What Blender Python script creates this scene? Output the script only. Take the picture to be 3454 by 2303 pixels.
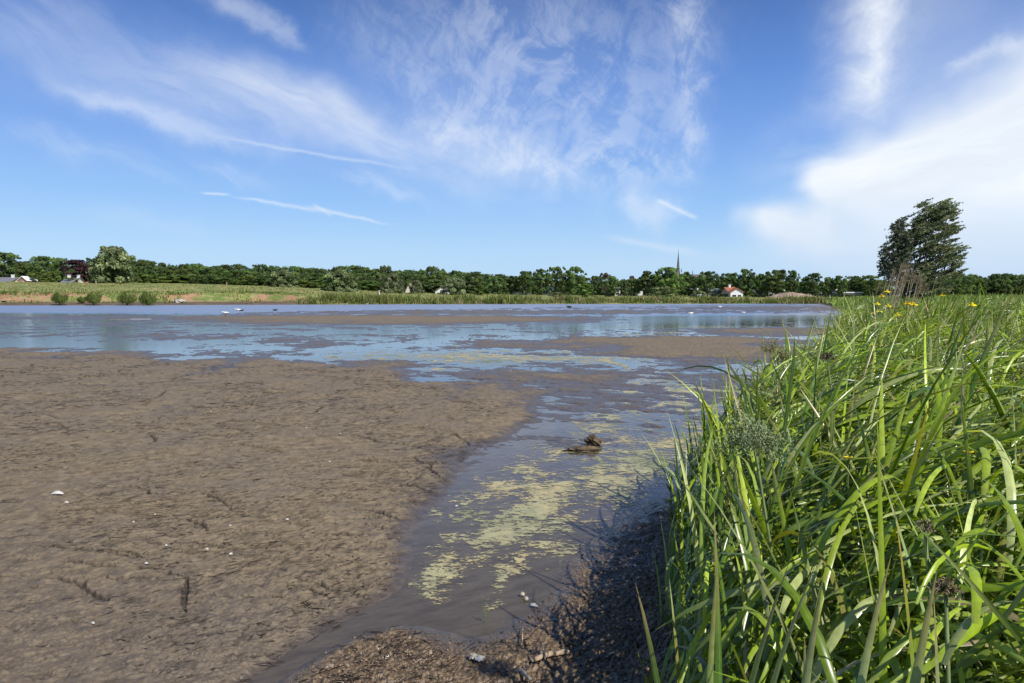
import bpy, math, random
import numpy as np
from mathutils import Vector, Matrix
for _o in list(bpy.data.objects): bpy.data.objects.remove(_o)
SC = bpy.context.scene
COL = SC.collection
rad = math.radians
# ---------------------------------------------------------------- camera, world, sun
F, CU, CV, HV, CH = 2303.0, 1727.0, 1151.5, 998.0, 1.70     # photo focal length / centre / horizon row (px), eye height (m)
PITCH = math.atan((CV - HV) / F)
cam_d = bpy.data.cameras.new('camera'); cam = bpy.data.objects.new('camera', cam_d); COL.objects.link(cam)
cam.location = (0, 0, CH); cam.rotation_euler = (math.pi/2 - PITCH, 0, 0)
cam_d.sensor_width = 36; cam_d.lens = 36 * F / 3454; cam_d.clip_start = 0.05; cam_d.clip_end = 6000
SC.camera = cam
SC.view_settings.view_transform = 'Standard'; SC.view_settings.look = 'None'
SC.view_settings.exposure = 0.20; SC.view_settings.gamma = 1.0
SC.cycles.max_bounces = 8; SC.cycles.transparent_max_bounces = 12
SC.cycles.diffuse_bounces = 2; SC.cycles.glossy_bounces = 3; SC.cycles.transmission_bounces = 4
SC.cycles.sample_clamp_indirect = 6.0
SC.cycles.use_denoising = True

SUN_EL, SUN_DX, SUN_DY = rad(46), 0.72, -0.69
sun_d = bpy.data.lights.new('sun', 'SUN'); sun_d.energy = 4.8; sun_d.angle = rad(0.5); sun_d.color = (1.0, 0.955, 0.88)
sun = bpy.data.objects.new('sun', sun_d); COL.objects.link(sun)
_h = math.hypot(SUN_DX, SUN_DY)
SUN_V = Vector((SUN_DX/_h*math.cos(SUN_EL), SUN_DY/_h*math.cos(SUN_EL), math.sin(SUN_EL)))
sun.rotation_euler = SUN_V.to_track_quat('Z', 'Y').to_euler(); sun.location = (20, -12, 40)

# --- a tiny expression compiler for shader nodes
class G:
    def __init__(s, tree): s.t = tree; s.n = tree.nodes; s.l = tree.links
    def node(s, typ, **kw):
        n = s.n.new(typ)
        for k, v in kw.items():
            if k.startswith('i_'):
                key = k[2:]
                key = int(key) if key.isdigit() else key.replace('_', ' ')
                s.put(n.inputs[key], v)
            else: setattr(n, k, v)
        return n
    def put(s, sock, v):
        if isinstance(v, E): s.l.new(v.s, sock)
        elif isinstance(v, bpy.types.NodeSocket): s.l.new(v, sock)
        else: sock.default_value = v
    def m(s, op, a, b=0.0, c=0.0, clamp=False):
        n = s.n.new('ShaderNodeMath'); n.operation = op; n.use_clamp = clamp
        s.put(n.inputs[0], a); s.put(n.inputs[1], b); s.put(n.inputs[2], c)
        return E(s, n.outputs[0])
    def mixc(s, f, a, b):
        n = s.n.new('ShaderNodeMix'); n.data_type = 'RGBA'
        s.put(n.inputs[0], f); s.put(n.inputs[6], a); s.put(n.inputs[7], b)
        return n.outputs[2]
    def noise(s, vec, scale, detail=3.0, rough=0.55, dist=0.0, w=None):
        n = s.n.new('ShaderNodeTexNoise'); s.put(n.inputs['Vector'], vec)
        n.inputs['Scale'].default_value = scale; n.inputs['Detail'].default_value = detail
        n.inputs['Roughness'].default_value = rough; n.inputs['Distortion'].default_value = dist
        return E(s, n.outputs[0])
    def xyz(s, x, y, z=0.0):
        n = s.n.new('ShaderNodeCombineXYZ')
        for i, v in enumerate((x, y, z)): s.put(n.inputs[i], v)
        return n.outputs[0]
    def sep(s, v):
        n = s.n.new('ShaderNodeSeparateXYZ'); s.put(n.inputs[0], v)
        return [E(s, o) for o in n.outputs]
    def smooth(s, x, a, b):
        n = s.n.new('ShaderNodeMapRange'); n.interpolation_type = 'SMOOTHSTEP'
        s.put(n.inputs[0], x); n.inputs[1].default_value = a; n.inputs[2].default_value = b
        return E(s, n.outputs[0])
    def ramp(s, f, stops):
        n = s.n.new('ShaderNodeValToRGB'); s.put(n.inputs[0], f)
        e = n.color_ramp.elements
        while len(e) < len(stops): e.new(0.5)
        for i, (p, c) in enumerate(stops): e[i].position = p; e[i].color = (*c, 1) if len(c) == 3 else c
        return n.outputs[0]
class E:
    def __init__(s, g, sock): s.g = g; s.s = sock
    def __add__(s, o): return s.g.m('ADD', s, o)
    __radd__ = __add__
    def __sub__(s, o): return s.g.m('SUBTRACT', s, o)
    def __rsub__(s, o): return s.g.m('SUBTRACT', o, s)
    def __mul__(s, o): return s.g.m('MULTIPLY', s, o)
    __rmul__ = __mul__
    def __truediv__(s, o): return s.g.m('DIVIDE', s, o)

def px_dir(u, v):
    """photo pixel -> (azimuth, elevation) of its direction in the world, degrees"""
    d = Matrix.Rotation(-PITCH, 3, 'X') @ Vector(((u-CU)/F, 1.0, (CV-v)/F))
    d.normalize()
    return math.degrees(math.atan2(d.x, d.y)), math.degrees(math.asin(d.z))

W = bpy.data.worlds.new('World'); SC.world = W; W.use_nodes = True
def build_world():
    nt = W.node_tree; nt.nodes.clear(); g = G(nt)
    out = g.node('ShaderNodeOutputWorld'); bg = g.node('ShaderNodeBackground'); bg.inputs[1].default_value = 0.113
    nt.links.new(bg.outputs[0], out.inputs[0])
    sky = g.node('ShaderNodeTexSky', sky_type='NISHITA', sun_disc=False, sun_elevation=SUN_EL,
                 sun_rotation=math.atan2(SUN_DX, SUN_DY), altitude=0, air_density=1.1, dust_density=0.35, ozone_density=2.4)
    tc = g.node('ShaderNodeTexCoord')
    x, y, z = g.sep(tc.outputs['Generated'])
    az = g.m('MULTIPLY', g.m('ARCTAN2', x, y), 180/math.pi)
    el = g.m('MULTIPLY', g.m('ARCSINE', z), 180/math.pi)
    p0 = g.xyz(az, el)
    # warp the direction with soft noise so the cloud edges feather
    wx = g.noise(p0, 0.10, 3) - 0.5; wy = g.noise(g.xyz(az + 91.0, el + 17.0), 0.10, 3) - 0.5
    ax = az + wx*5.0; ey = el + wy*5.0
    wx2 = g.noise(p0, 0.45, 7, 0.66) - 0.5; wy2 = g.noise(g.xyz(az + 31.0, el - 47.0), 0.45, 7, 0.66) - 0.5
    ax2 = ax + wx2*2.6; ey2 = ey + wy2*2.2
    def seg(x0, y0, x1, y1, w, amp, w2=None, sharp=False, taper=0.25, rough=True):
        a0, e0 = px_dir(x0, y0); a1, e1 = px_dir(x1, y1)
        L = math.hypot(a1-a0, e1-e0) or 1e-3; c, s = (a1-a0)/L, (e1-e0)/L
        if sharp:   # thin trails: warp is small
            X, Y = az + wx2*0.5, el + wy2*0.5
        else: X, Y = (ax2, ey2) if rough else (ax, ey)
        t = (X - a0)*c + (Y - e0)*s; d = (Y - e0)*c - (X - a0)*s
        t = t * (1/L)
        wd = w/40.0; wd2 = (w2 if w2 is not None else w)/40.0
        width = t*(wd2-wd) + wd if wd2 != wd else wd
        q = g.m('DIVIDE', d, width) if isinstance(width, E) else d*(1/width)
        q = g.m('MAXIMUM', q, -6.0); q = g.m('MINIMUM', q, 6.0)
        f = g.m('EXPONENT', q*q*-1.0)
        ends = g.smooth(t, -taper, taper) * g.smooth(t, 1+taper, 1-taper)
        return f * ends * amp
    # fibrous texture streaked down-right and a cross one streaked upward
    def streak(ang, sc, stretch, det=5, rough=0.6, ox=0):
        c, s = math.cos(rad(ang)), math.sin(rad(ang))
        a = (ax*c + ey*s)*(1/stretch); b = ey*c - ax*s
        return g.noise(g.xyz(a + ox, b), sc, det, rough, 0.4)
    s1 = streak(-22, 0.30, 5.0); s2 = streak(62, 0.42, 1.7, 8, 0.68, 40); s4 = streak(-38, 0.5, 2.2, 7, .68, 13); s3 = streak(12, 0.25, 4.0, 5, 0.6, 77)
    f1 = g.smooth(s1, 0.36, 0.62); f2 = g.smooth(s2*.6+s4*.4, 0.41, 0.60); f3 = g.smooth(s3, 0.25, 0.62)
    veil = []
    A = veil.append
    # broad veil upper left
    A(seg(-100, 60, 700, 330, 115, .26) * (f1*0.6+0.4)); A(seg(600, 250, 1350, 530, 72, .36) * (f1*0.55+0.45))
    A(seg(760, 260, 1200, 420, 45, .40, 70, rough=False) * (f1*0.4+0.6))
    A(seg(250, 300, 800, 460, 28, .34) * f1)
    A(seg(700, -40, 1000, 150, 40, .32, 25) * (f1*0.6+0.4))
    A(seg(100, 480, 850, 590, 30, .22) * f1); A(seg(300, 700, 700, 780, 25, .10))
    A(seg(1180, 620, 1450, 690, 22, .26) * f1)
    # fibrous veil in the middle
    A(seg(1500, -150, 2200, 480, 290, .30) * (f2*0.8+0.2)); A(seg(2330, -80, 2300, 600, 65, .40, 50) * (f2*0.75+0.25))
    A(seg(850, 330, 1750, 620, 105, .26) * (f1*0.5+0.5)); A(seg(1150, 60, 1800, 420, 120, .20) * (f2*.6+.4)); A(seg(1380, 380, 1980, 640, 90, .50, 60) * (f2*0.5+0.5)); A(seg(1950, 560, 2250, 560, 70, .36) * f2)
    # plume upper right and its halo
    A(seg(2960, -120, 2900, 330, 62, .90, 34, rough=False) * (f2*0.35+0.65)); A(seg(2980, -100, 2880, 480, 130, .42, 60) * (f2*0.4+0.6))
    A(seg(3280, -100, 3050, 450, 150, .22, rough=False)); A(seg(3200, 235, 3454, 150, 20, .35)); A(seg(3380, 170, 3560, 250, 36, .42))
    # big white bank right
    A(seg(2720, 670, 3620, 420, 50, 1.45, 190, rough=False, taper=.06)); A(seg(2720, 650, 3000, 720, 60, .85, rough=False))
    A(seg(2500, 760, 2820, 800, 34, 1.1, 70, rough=False)); A(seg(2850, 760, 3700, 700, 120, .82, 180, rough=False))
    A(seg(2600, 850, 3700, 880, 75, .62, 110, rough=False)); A(seg(2600, 560, 3454, 380, 90, .28) * f3)
    # short bright trails low over the horizon
    A(seg(690, 650, 770, 655, 4, .42, sharp=True)); A(seg(820, 668, 1080, 710, 4, .42, 7, sharp=True)); A(seg(1060, 700, 1290, 752, 6, .5, 4, sharp=True)); A(seg(1060, 690, 1115, 725, 5, .35, sharp=True))
    A(seg(760, 465, 1330, 560, 5, .26, sharp=True)); A(seg(2215, 678, 2350, 732, 7, .50, sharp=True, taper=.1)); A(seg(2120, 690, 2260, 760, 45, .42))
    A(seg(2070, 803, 2340, 852, 10, .40, 14, sharp=True)); A(seg(1900, 905, 2700, 880, 40, .14))
    inv = None
    for vv in veil:
        q = g.m('SUBTRACT', 1.0, g.m('MINIMUM', vv, 0.97)); inv = q if inv is None else inv*q
    cov = 1.0 - inv
    # loose cirrus elsewhere (beyond the frame)
    away = g.smooth(g.m('ABSOLUTE', az), 42, 60)
    cov = g.m('MAXIMUM', cov, away * g.smooth(s1, .5, .8) * 0.5)
    cov = cov * g.smooth(el, -0.5, 1.0)
    # clear-air colour by height above the horizon, laid over the physical sky's brightness pattern
    k = 8.0
    air = g.ramp(g.m('DIVIDE', el, 90.0, clamp=True), [(p_, tuple(c_*k/10 for c_ in q_)) for p_, q_ in ((0.0, (.46, .68, .92)), (.04, (.42, .65, .93)), (.082, (.29, .53, .92)), (.137, (.185, .375, .82)), (.19, (.115, .265, .68)), (.25, (.066, .165, .47)), (1.0, (.03, .09, .30)))])
    airs = g.node('ShaderNodeVectorMath', operation='SCALE'); g.put(airs.inputs[0], air); airs.inputs['Scale'].default_value = 10.0
    gam_out = g.mixc(.90, sky.outputs[0], airs.outputs[0])
    shade = g.smooth(s3, 0.2, 0.8)
    cl = g.mixc(shade, (6.0, 6.6, 7.4, 1), (7.6, 7.9, 8.2, 1))
    cl = g.mixc(g.smooth(el, 9.0, 1.0), cl, (4.9, 5.9, 7.2, 1))
    col = g.mixc(cov, gam_out, cl)
    g.l.new(col, bg.inputs[0])
SKY_SAT, SKY_VAL = 1.0, 1.0
build_world()

# ---------------------------------------------------------------- numpy helpers
RNG = np.random.default_rng(7)
def _hash(ix, iy, seed):
    h = (ix.astype(np.int64)*374761393 + iy.astype(np.int64)*668265263 + seed*1442695041) & 0xffffffff
    h = ((h ^ (h >> 13)) * 1274126177) & 0xffffffff
    h = ((h ^ (h >> 16)) * 2246822519) & 0xffffffff
    return (h ^ (h >> 15)) & 0xffffffff
def perlin(x, y, seed=0):
    ix, iy = np.floor(x), np.floor(y); fx, fy = (x-ix).astype(np.float32), (y-iy).astype(np.float32)
    ix = ix.astype(np.int64); iy = iy.astype(np.int64)
    u, v = fx*fx*fx*(fx*(fx*6-15)+10), fy*fy*fy*(fy*(fy*6-15)+10)
    def gr(dx, dy):
        a = _hash(ix+dx, iy+dy, seed).astype(np.float32) * np.float32(2*np.pi/4294967296.0)
        return np.cos(a)*(fx-dx) + np.sin(a)*(fy-dy)
    a, b, c, d = gr(0, 0), gr(1, 0), gr(0, 1), gr(1, 1)
    return ((a + u*(b-a)) + v*((c + u*(d-c)) - (a + u*(b-a)))) * 1.5
def fbm(x, y, wl, oct=4, seed=0, gain=.5, lim=None):
    """sum of octaves starting at wavelength wl; lim = local grid spacing, octaves finer than it fade out"""
    s = 0; a = 1.0
    for k in range(oct):
        n = perlin(x/wl + 13.7*k, y/wl - 7.1*k, seed+k)
        s = s + (a*n if lim is None else a*n*np.clip(wl/lim/2 - .5, 0.0, 1.0)); a *= gain; wl *= .5
    return s
def voronoi_edge(x, y, seed=0):
    ix, iy = np.floor(x).astype(np.int64), np.floor(y).astype(np.int64)
    f1 = np.full(x.shape, 9.0); f2 = f1.copy()
    for dx in (-1, 0, 1):
        for dy in (-1, 0, 1):
            h = _hash(ix+dx, iy+dy, seed); h2 = _hash(ix+dx, iy+dy, seed+55)
            px = ix+dx+h/4294967296.0; py = iy+dy+h2/4294967296.0
            d = np.hypot(x-px, y-py)
            f2 = np.where(d < f1, f1, np.minimum(f2, d)); f1 = np.minimum(f1, d)
    return f2 - f1
def ss(x, a, b):
    t = np.clip((x-a)/(b-a), 0, 1); return t*t*(3-2*t)
def poly_sd(px, py, poly):
    """signed distance to a polygon, positive inside"""
    p = np.asarray(poly, float); d = np.full(px.shape, 1e18); ins = np.zeros(px.shape, bool)
    for i in range(len(p)):
        a, b = p[i-1], p[i]; e = b-a; wx, wy = px-a[0], py-a[1]
        t = np.clip((wx*e[0]+wy*e[1])/max(e @ e, 1e-12), 0, 1)
        d = np.minimum(d, (wx-e[0]*t)**2 + (wy-e[1]*t)**2)
        c = ((a[1] > py) != (b[1] > py))
        if abs(e[1]) > 1e-12: ins ^= c & (px < e[0]*(py-a[1])/e[1] + a[0])
    return np.where(ins, 1, -1)*np.sqrt(d)
def line_d(u, v, pts, w):
    """distance to a polyline divided by its local width"""
    dm = np.full(u.shape, 1e9)
    for i in range(len(pts)-1):
        a, c = pts[i], pts[i+1]; e = (c[0]-a[0], c[1]-a[1]); s_ = np.clip(((u-a[0])*e[0]+(v-a[1])*e[1])/(e[0]**2+e[1]**2), 0, 1)
        dm = np.minimum(dm, np.hypot(u-a[0]-e[0]*s_, v-a[1]-e[1]*s_)/(w[i]+(w[i+1]-w[i])*s_))
    return dm
cp, sp = math.cos(PITCH), math.sin(PITCH)
def to_px(X, Y, z=0.0):
    dz = z - CH; dep = Y*cp - dz*sp; up = dz*cp + Y*sp
    return CU + F*X/dep, CV - F*up/dep
def at(u, v, z=0.0):
    """plan position of the ground point (height z) that lies on photo pixel u, v"""
    dx, dy, dz = (u-CU)/F, cp + (CV-v)/F*sp, -sp + (CV-v)/F*cp
    t = (z-CH)/dz; return dx*t, dy*t
def at_d(u, v, D):
    """position at distance D (m, along +Y) in the direction of photo pixel u, v"""
    dx, dy, dz = (u-CU)/F, cp + (CV-v)/F*sp, -sp + (CV-v)/F*cp
    t = D/dy; return Vector((dx*t, D, CH+dz*t))
def make_mesh(name, V, Fc, mat, attrs=None, smooth=False, mats=None, midx=None):
    me = bpy.data.meshes.new(name); V = np.asarray(V, np.float32).reshape(-1, 3); Fc = np.asarray(Fc, np.int32)
    k = Fc.shape[1]; n = len(Fc)
    me.vertices.add(len(V)); me.vertices.foreach_set('co', V.ravel())
    me.loops.add(n*k); me.loops.foreach_set('vertex_index', Fc.ravel())
    me.polygons.add(n); me.polygons.foreach_set('loop_start', np.arange(0, n*k, k, dtype=np.int32))
    me.polygons.foreach_set('loop_total', np.full(n, k, np.int32))
    if smooth: me.polygons.foreach_set('use_smooth', np.ones(n, bool))
    for a, (typ, data) in (attrs or {}).items():
        at_ = me.attributes.new(a, typ, 'POINT')
        at_.data.foreach_set('color' if typ == 'FLOAT_COLOR' else 'value', np.asarray(data, np.float32).ravel())
    for m_ in (mats or [mat]): me.materials.append(m_)
    if midx is not None: me.polygons.foreach_set('material_index', np.asarray(midx, np.int32))
    me.update(calc_edges=True)
    return me
def link(name, me, parent=None, loc=None):
    o = bpy.data.objects.new(name, me); COL.objects.link(o)
    if parent is not None: o.parent = parent
    if loc is not None: o.location = loc
    return o
def tag(o, label=None, cat=None, group=None, kind=None):
    if label: o['label'] = label
    if cat: o['category'] = cat
    if group: o['group'] = group
    if kind: o['kind'] = kind
    return o
def thing(name, label, cat, loc, rz=0.0, group=None, scale=None):
    o = bpy.data.objects.new(name, None); COL.objects.link(o); o.location = loc; o.rotation_euler = (0, 0, rz); o.empty_display_size = .1
    if scale is not None: o.scale = scale
    return tag(o, label, cat, group)
def copy_tree(o, parent=None):
    c = o.copy(); COL.objects.link(c)
    if parent is not None: c.parent = parent
    for ch in list(o.children): copy_tree(ch, c)
    return c
class MB:
    """collects boxes, tubes, prisms into one mesh (quads and triangles padded to quads)"""
    def __init__(s): s.v = []; s.f = []
    def add(s, V, Fs):
        b = len(s.v); s.v += [tuple(p) for p in V]; s.f += [tuple(i+b for i in q) for q in Fs]; return s
    def box(s, x0, y0, z0, x1, y1, z1):
        V = [(x, y, z) for z in (z0, z1) for x, y in ((x0, y0), (x1, y0), (x1, y1), (x0, y1))]
        return s.add(V, [(3, 2, 1, 0), (4, 5, 6, 7), (0, 1, 5, 4), (1, 2, 6, 5), (2, 3, 7, 6), (3, 0, 4, 7)])
    def tube(s, pts, rs, n=6, cap=True):
        pts = [Vector(p) for p in pts]; ring = []; V = []
        for i, p in enumerate(pts):
            t = (pts[min(i+1, len(pts)-1)] - pts[max(i-1, 0)]); t.normalize()
            a = t.orthogonal().normalized() if i == 0 else (ring - t*ring.dot(t)).normalized()
            ring = a; b = t.cross(a); r = rs[i]
            rx, ry = (r if isinstance(r, tuple) else (r, r))
            for k in range(n):
                w = 2*math.pi*k/n; V.append(p + a*(rx*math.cos(w)) + b*(ry*math.sin(w)))
        Fs = [(i*n+k, i*n+(k+1) % n, (i+1)*n+(k+1) % n, (i+1)*n+k) for i in range(len(pts)-1) for k in range(n)]
        if cap: Fs += [tuple(range(n-1, -1, -1)), tuple(range((len(pts)-1)*n, len(pts)*n))]
        return s.add(V, Fs)
    def mesh(s, name, mat, smooth=False):
        me = bpy.data.meshes.new(name); me.from_pydata(s.v, [], s.f); me.materials.append(mat)
        if smooth: me.polygons.foreach_set('use_smooth', np.ones(len(me.polygons), bool))
        me.update(); return me

# ---------------------------------------------------------------- materials
def mat(name):
    m_ = bpy.data.materials.new(name); m_.use_nodes = True; m_.node_tree.nodes.clear()
    g = G(m_.node_tree); out = g.node('ShaderNodeOutputMaterial'); return m_, g, out
def plain(name, col, rough=.8, var=.15, scale=3.0, spec=.3, bump=0.0, bscale=20.0):
    m_, g, out = mat(name); b = g.node('ShaderNodeBsdfPrincipled')
    tc = g.node('ShaderNodeTexCoord'); n = g.noise(tc.outputs['Object'], scale, 4)
    c0 = tuple(c*(1-var) for c in col)+(1,); c1 = tuple(min(1, c*(1+var)) for c in col)+(1,)
    g.put(b.inputs['Base Color'], g.mixc(g.smooth(n, .3, .7), c0, c1)); b.inputs['Roughness'].default_value = rough
    b.inputs['Specular IOR Level'].default_value = spec
    if bump:
        bn = g.node('ShaderNodeBump'); bn.inputs['Distance'].default_value = bump
        g.put(bn.inputs['Height'], g.noise(tc.outputs['Object'], bscale, 5)); g.l.new(bn.outputs[0], b.inputs['Normal'])
    g.l.new(b.outputs[0], out.inputs[0]); return m_
def leafy(name, gloss=.25, trans=.35, rough=.45, rib=False, tint=(1.25, 1.35, .5), vary=1.0):
    """foliage: colour from the 'col' attribute, light passing through"""
    m_, g, out = mat(name); a = g.node('ShaderNodeAttribute', attribute_name='col')
    oi = g.node('ShaderNodeObjectInfo'); hs = g.node('ShaderNodeHueSaturation')
    rnd = E(g, oi.outputs['Random'])
    g.put(hs.inputs['Hue'], rnd*(.03*vary)+(.5-.015*vary)); g.put(hs.inputs['Value'], rnd*(.4*vary)+(1-.2*vary)); g.l.new(a.outputs['Color'], hs.inputs['Color'])
    base = hs.outputs[0]
    gp = g.node('ShaderNodeNewGeometry'); bl = g.smooth(g.noise(gp.outputs['Position'], 45, 3), .25, .75)*.34+.83; m0 = g.node('ShaderNodeMix', data_type='RGBA', blend_type='MULTIPLY'); m0.inputs[0].default_value = 1 if rib else 0
    g.put(m0.inputs[6], base); g.put(m0.inputs[7], g.xyz(bl*1.04, bl, bl*.9)); base = m0.outputs[2]
    if rib:
        r = g.node('ShaderNodeAttribute', attribute_name='across'); rr = E(g, r.outputs['Fac'])
        ln = g.smooth(g.m('ABSOLUTE', rr), .0, .16)
        lines = g.m('SINE', rr*34.0)*.08+.96
        base = g.mixc(g.m('SUBTRACT', 1.0, ln)*.35, base, (.32, .42, .20, 1))
        mm = g.node('ShaderNodeMix', data_type='RGBA', blend_type='MULTIPLY'); mm.inputs[0].default_value = 1
        g.put(mm.inputs[6], base); g.put(mm.inputs[7], g.xyz(lines, lines, lines)); base = mm.outputs[2]
    d = g.node('ShaderNodeBsdfPrincipled'); g.put(d.inputs['Base Color'], base); d.inputs['Roughness'].default_value = rough
    d.inputs['Specular IOR Level'].default_value = gloss
    t = g.node('ShaderNodeBsdfTranslucent'); tm = g.node('ShaderNodeMix', data_type='RGBA', blend_type='MULTIPLY'); tm.inputs[0].default_value = 1
    g.put(tm.inputs[6], base); tm.inputs[7].default_value = (*tint, 1); g.l.new(tm.outputs[2], t.inputs[0])
    mx = g.node('ShaderNodeMixShader'); mx.inputs[0].default_value = trans
    g.l.new(d.outputs[0], mx.inputs[1]); g.l.new(t.outputs[0], mx.inputs[2]); g.l.new(mx.outputs[0], out.inputs[0]); return m_
M_LEAF = leafy('leaves', .2, .40, .55); M_BLADE = leafy('blades', .42, .30, .27, True, (1.3, 1.3, .18), 0.0); M_FAR = leafy('far_grass', .15, .3, .7, False, (1.25, 1.35, .5), .3)
M_BARK = plain('bark', (.10, .08, .06), .9, .3, 6)
M_WHITE = plain('white_paint', (.78, .78, .75), .6, .05); M_CREAM = plain('cream_render', (.62, .58, .50), .8, .08)
M_REDTILE = plain('red_tiles', (.34, .12, .07), .8, .25, 8); M_SLATE = plain('grey_tiles', (.16, .165, .18), .7, .2, 8)
M_BRICK = plain('brick', (.33, .16, .11), .85, .2, 10); M_THATCH = plain('thatch', (.24, .19, .14), .95, .25, 5)
M_GLASS = plain('dark_glass', (.03, .035, .04), .1, .1, 1, .6); M_STONE = plain('church_stone', (.20, .15, .13), .85, .15, 1)
M_SPIRE = plain('spire_slate', (.13, .11, .12), .7, .2, 1); M_CREAMW = plain('litter_white', (.52, .50, .46), .7, .04)

def mud_material():
    m_, g, out = mat('mud'); b = g.node('ShaderNodeBsdfPrincipled')
    geo = g.node('ShaderNodeNewGeometry'); x, y, z = g.sep(geo.outputs['Position'])
    P = g.xyz(x, y)
    n1 = g.noise(P, 1.1, 5); n2 = g.noise(P, 9.0, 5, .6); n3 = g.noise(P, 60.0, 4, .6); n0 = g.noise(P, .25, 3)
    wet = g.smooth(z + (n1-.5)*.012 + (n2-.5)*.006 - (n0-.5)*.03, .050, .008)
    wet = g.m('MAXIMUM', wet, g.smooth(y*1.0 + x*.35 + (n0-.5)*3.0 + (n2-.5)*1.6, 4.2, 2.4)*.5)
    dry = g.mixc(g.smooth(n2, .3, .7), (.140, .106, .066, 1), (.222, .172, .108, 1))
    dry = g.mixc(g.smooth(n1, .35, .75)*.5, dry, (.140, .115, .092, 1))
    dry = g.mixc(g.smooth(n3, .58, .75)*.4, dry, (.25, .205, .145, 1))
    wc = g.mixc(g.smooth(n2, .3, .75), (.062, .048, .036, 1), (.125, .095, .066, 1))
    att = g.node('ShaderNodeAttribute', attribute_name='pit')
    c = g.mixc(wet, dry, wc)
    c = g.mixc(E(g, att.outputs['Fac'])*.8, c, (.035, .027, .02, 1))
    soil = g.node('ShaderNodeAttribute', attribute_name='soil')
    sc_ = g.mixc(g.smooth(n3, .35, .7), (.065, .045, .026, 1), (.225, .155, .088, 1))
    c = g.mixc(E(g, soil.outputs['Fac']), c, sc_)
    soil_r = soil
    g.put(b.inputs['Base Color'], c)
    g.put(b.inputs['Roughness'], wet*-.46+.82 + E(g, soil_r.outputs['Fac'])*-.18 + (n2-.5)*.25); g.put(b.inputs['Specular IOR Level'], wet*.35+.2)
    dist = g.node('ShaderNodeCameraData')
    bn = g.node('ShaderNodeBump'); bn.inputs['Distance'].default_value = .016; bn.inputs['Strength'].default_value = .9
    g.put(bn.inputs['Height'], n3*.35 + n2*.6 + g.noise(P, 22, 4, .6)*.8); g.l.new(bn.outputs[0], b.inputs['Normal'])
    g.l.new(b.outputs[0], out.inputs[0]); return m_
def land_material():
    """meadow, soil cliff and marsh floor: colour zones from the 'col' attribute"""
    m_, g, out = mat('land'); b = g.node('ShaderNodeBsdfPrincipled'); a = g.node('ShaderNodeAttribute', attribute_name='col')
    geo = g.node('ShaderNodeNewGeometry'); n = g.noise(geo.outputs['Position'], .8, 6, .65); n2 = g.noise(geo.outputs['Position'], .09, 4)
    hs = g.node('ShaderNodeHueSaturation'); g.l.new(a.outputs['Color'], hs.inputs['Color']); g.put(hs.inputs['Value'], n*.9+n2*.5+.3)
    g.put(hs.inputs['Hue'], n2*.04+.48)
    g.l.new(hs.outputs[0], b.inputs['Base Color']); b.inputs['Roughness'].default_value = .95; b.inputs['Specular IOR Level'].default_value = .1
    g.l.new(b.outputs[0], out.inputs[0]); return m_
def water_material():
    m_, g, out = mat('water'); geo = g.node('ShaderNodeNewGeometry'); x, y, z = g.sep(geo.outputs['Position'])
    # wind ripples run across the wind; strong on the open channel, weak on the sheltered puddles
    P = g.xyz(x*.8+y*.25, y*1.0-x*.2)
    r = g.noise(P, 9.0, 3, .6)*.5 + g.noise(P, 2.2, 3, .55) + g.noise(P, 34.0, 2, .5)*.10
    opn = g.smooth(y - g.m('ABSOLUTE', x)*0.25, 52, 66)
    calm = g.smooth(g.noise(g.xyz(x, y), .12, 3), .35, .65)
    bn = g.node('ShaderNodeBump'); bn.inputs['Distance'].default_value = .05
    nearw = g.smooth(y, 13, 5)
    g.put(bn.inputs['Strength'], opn*.30 + calm*.02 + nearw*.06 + .015); g.put(bn.inputs['Height'], r)
    fr = g.node('ShaderNodeFresnel'); fr.inputs['IOR'].default_value = 1.33; g.l.new(bn.outputs[0], fr.inputs['Normal'])
    gl = g.node('ShaderNodeBsdfGlossy'); g.put(gl.inputs['Roughness'], opn*.26 + g.smooth(y-x*.9, 22, 40)*.10 + .03); g.l.new(bn.outputs[0], gl.inputs['Normal'])
    tr = g.node('ShaderNodeBsdfTransparent'); tr.inputs[0].default_value = (.80, .78, .74, 1)
    df = g.node('ShaderNodeBsdfDiffuse'); murk = g.noise(g.xyz(x*.6+y*.5, y*2.2-x*1.2), 5.0, 5, .6)
    g.put(df.inputs[0], g.mixc(g.smooth(murk, .3, .7), (.125, .103, .072, 1), (.205, .172, .125, 1)))
    m1 = g.node('ShaderNodeMixShader'); g.put(m1.inputs[0], opn*.3 + .45); g.l.new(tr.outputs[0], m1.inputs[1]); g.l.new(df.outputs[0], m1.inputs[2])
    m2 = g.node('ShaderNodeMixShader'); g.put(m2.inputs[0], g.m('MINIMUM', E(g, fr.outputs[0])*1.18, .97)); g.l.new(m1.outputs[0], m2.inputs[1]); g.l.new(gl.outputs[0], m2.inputs[2])
    g.l.new(m2.outputs[0], out.inputs[0]); return m_
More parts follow.
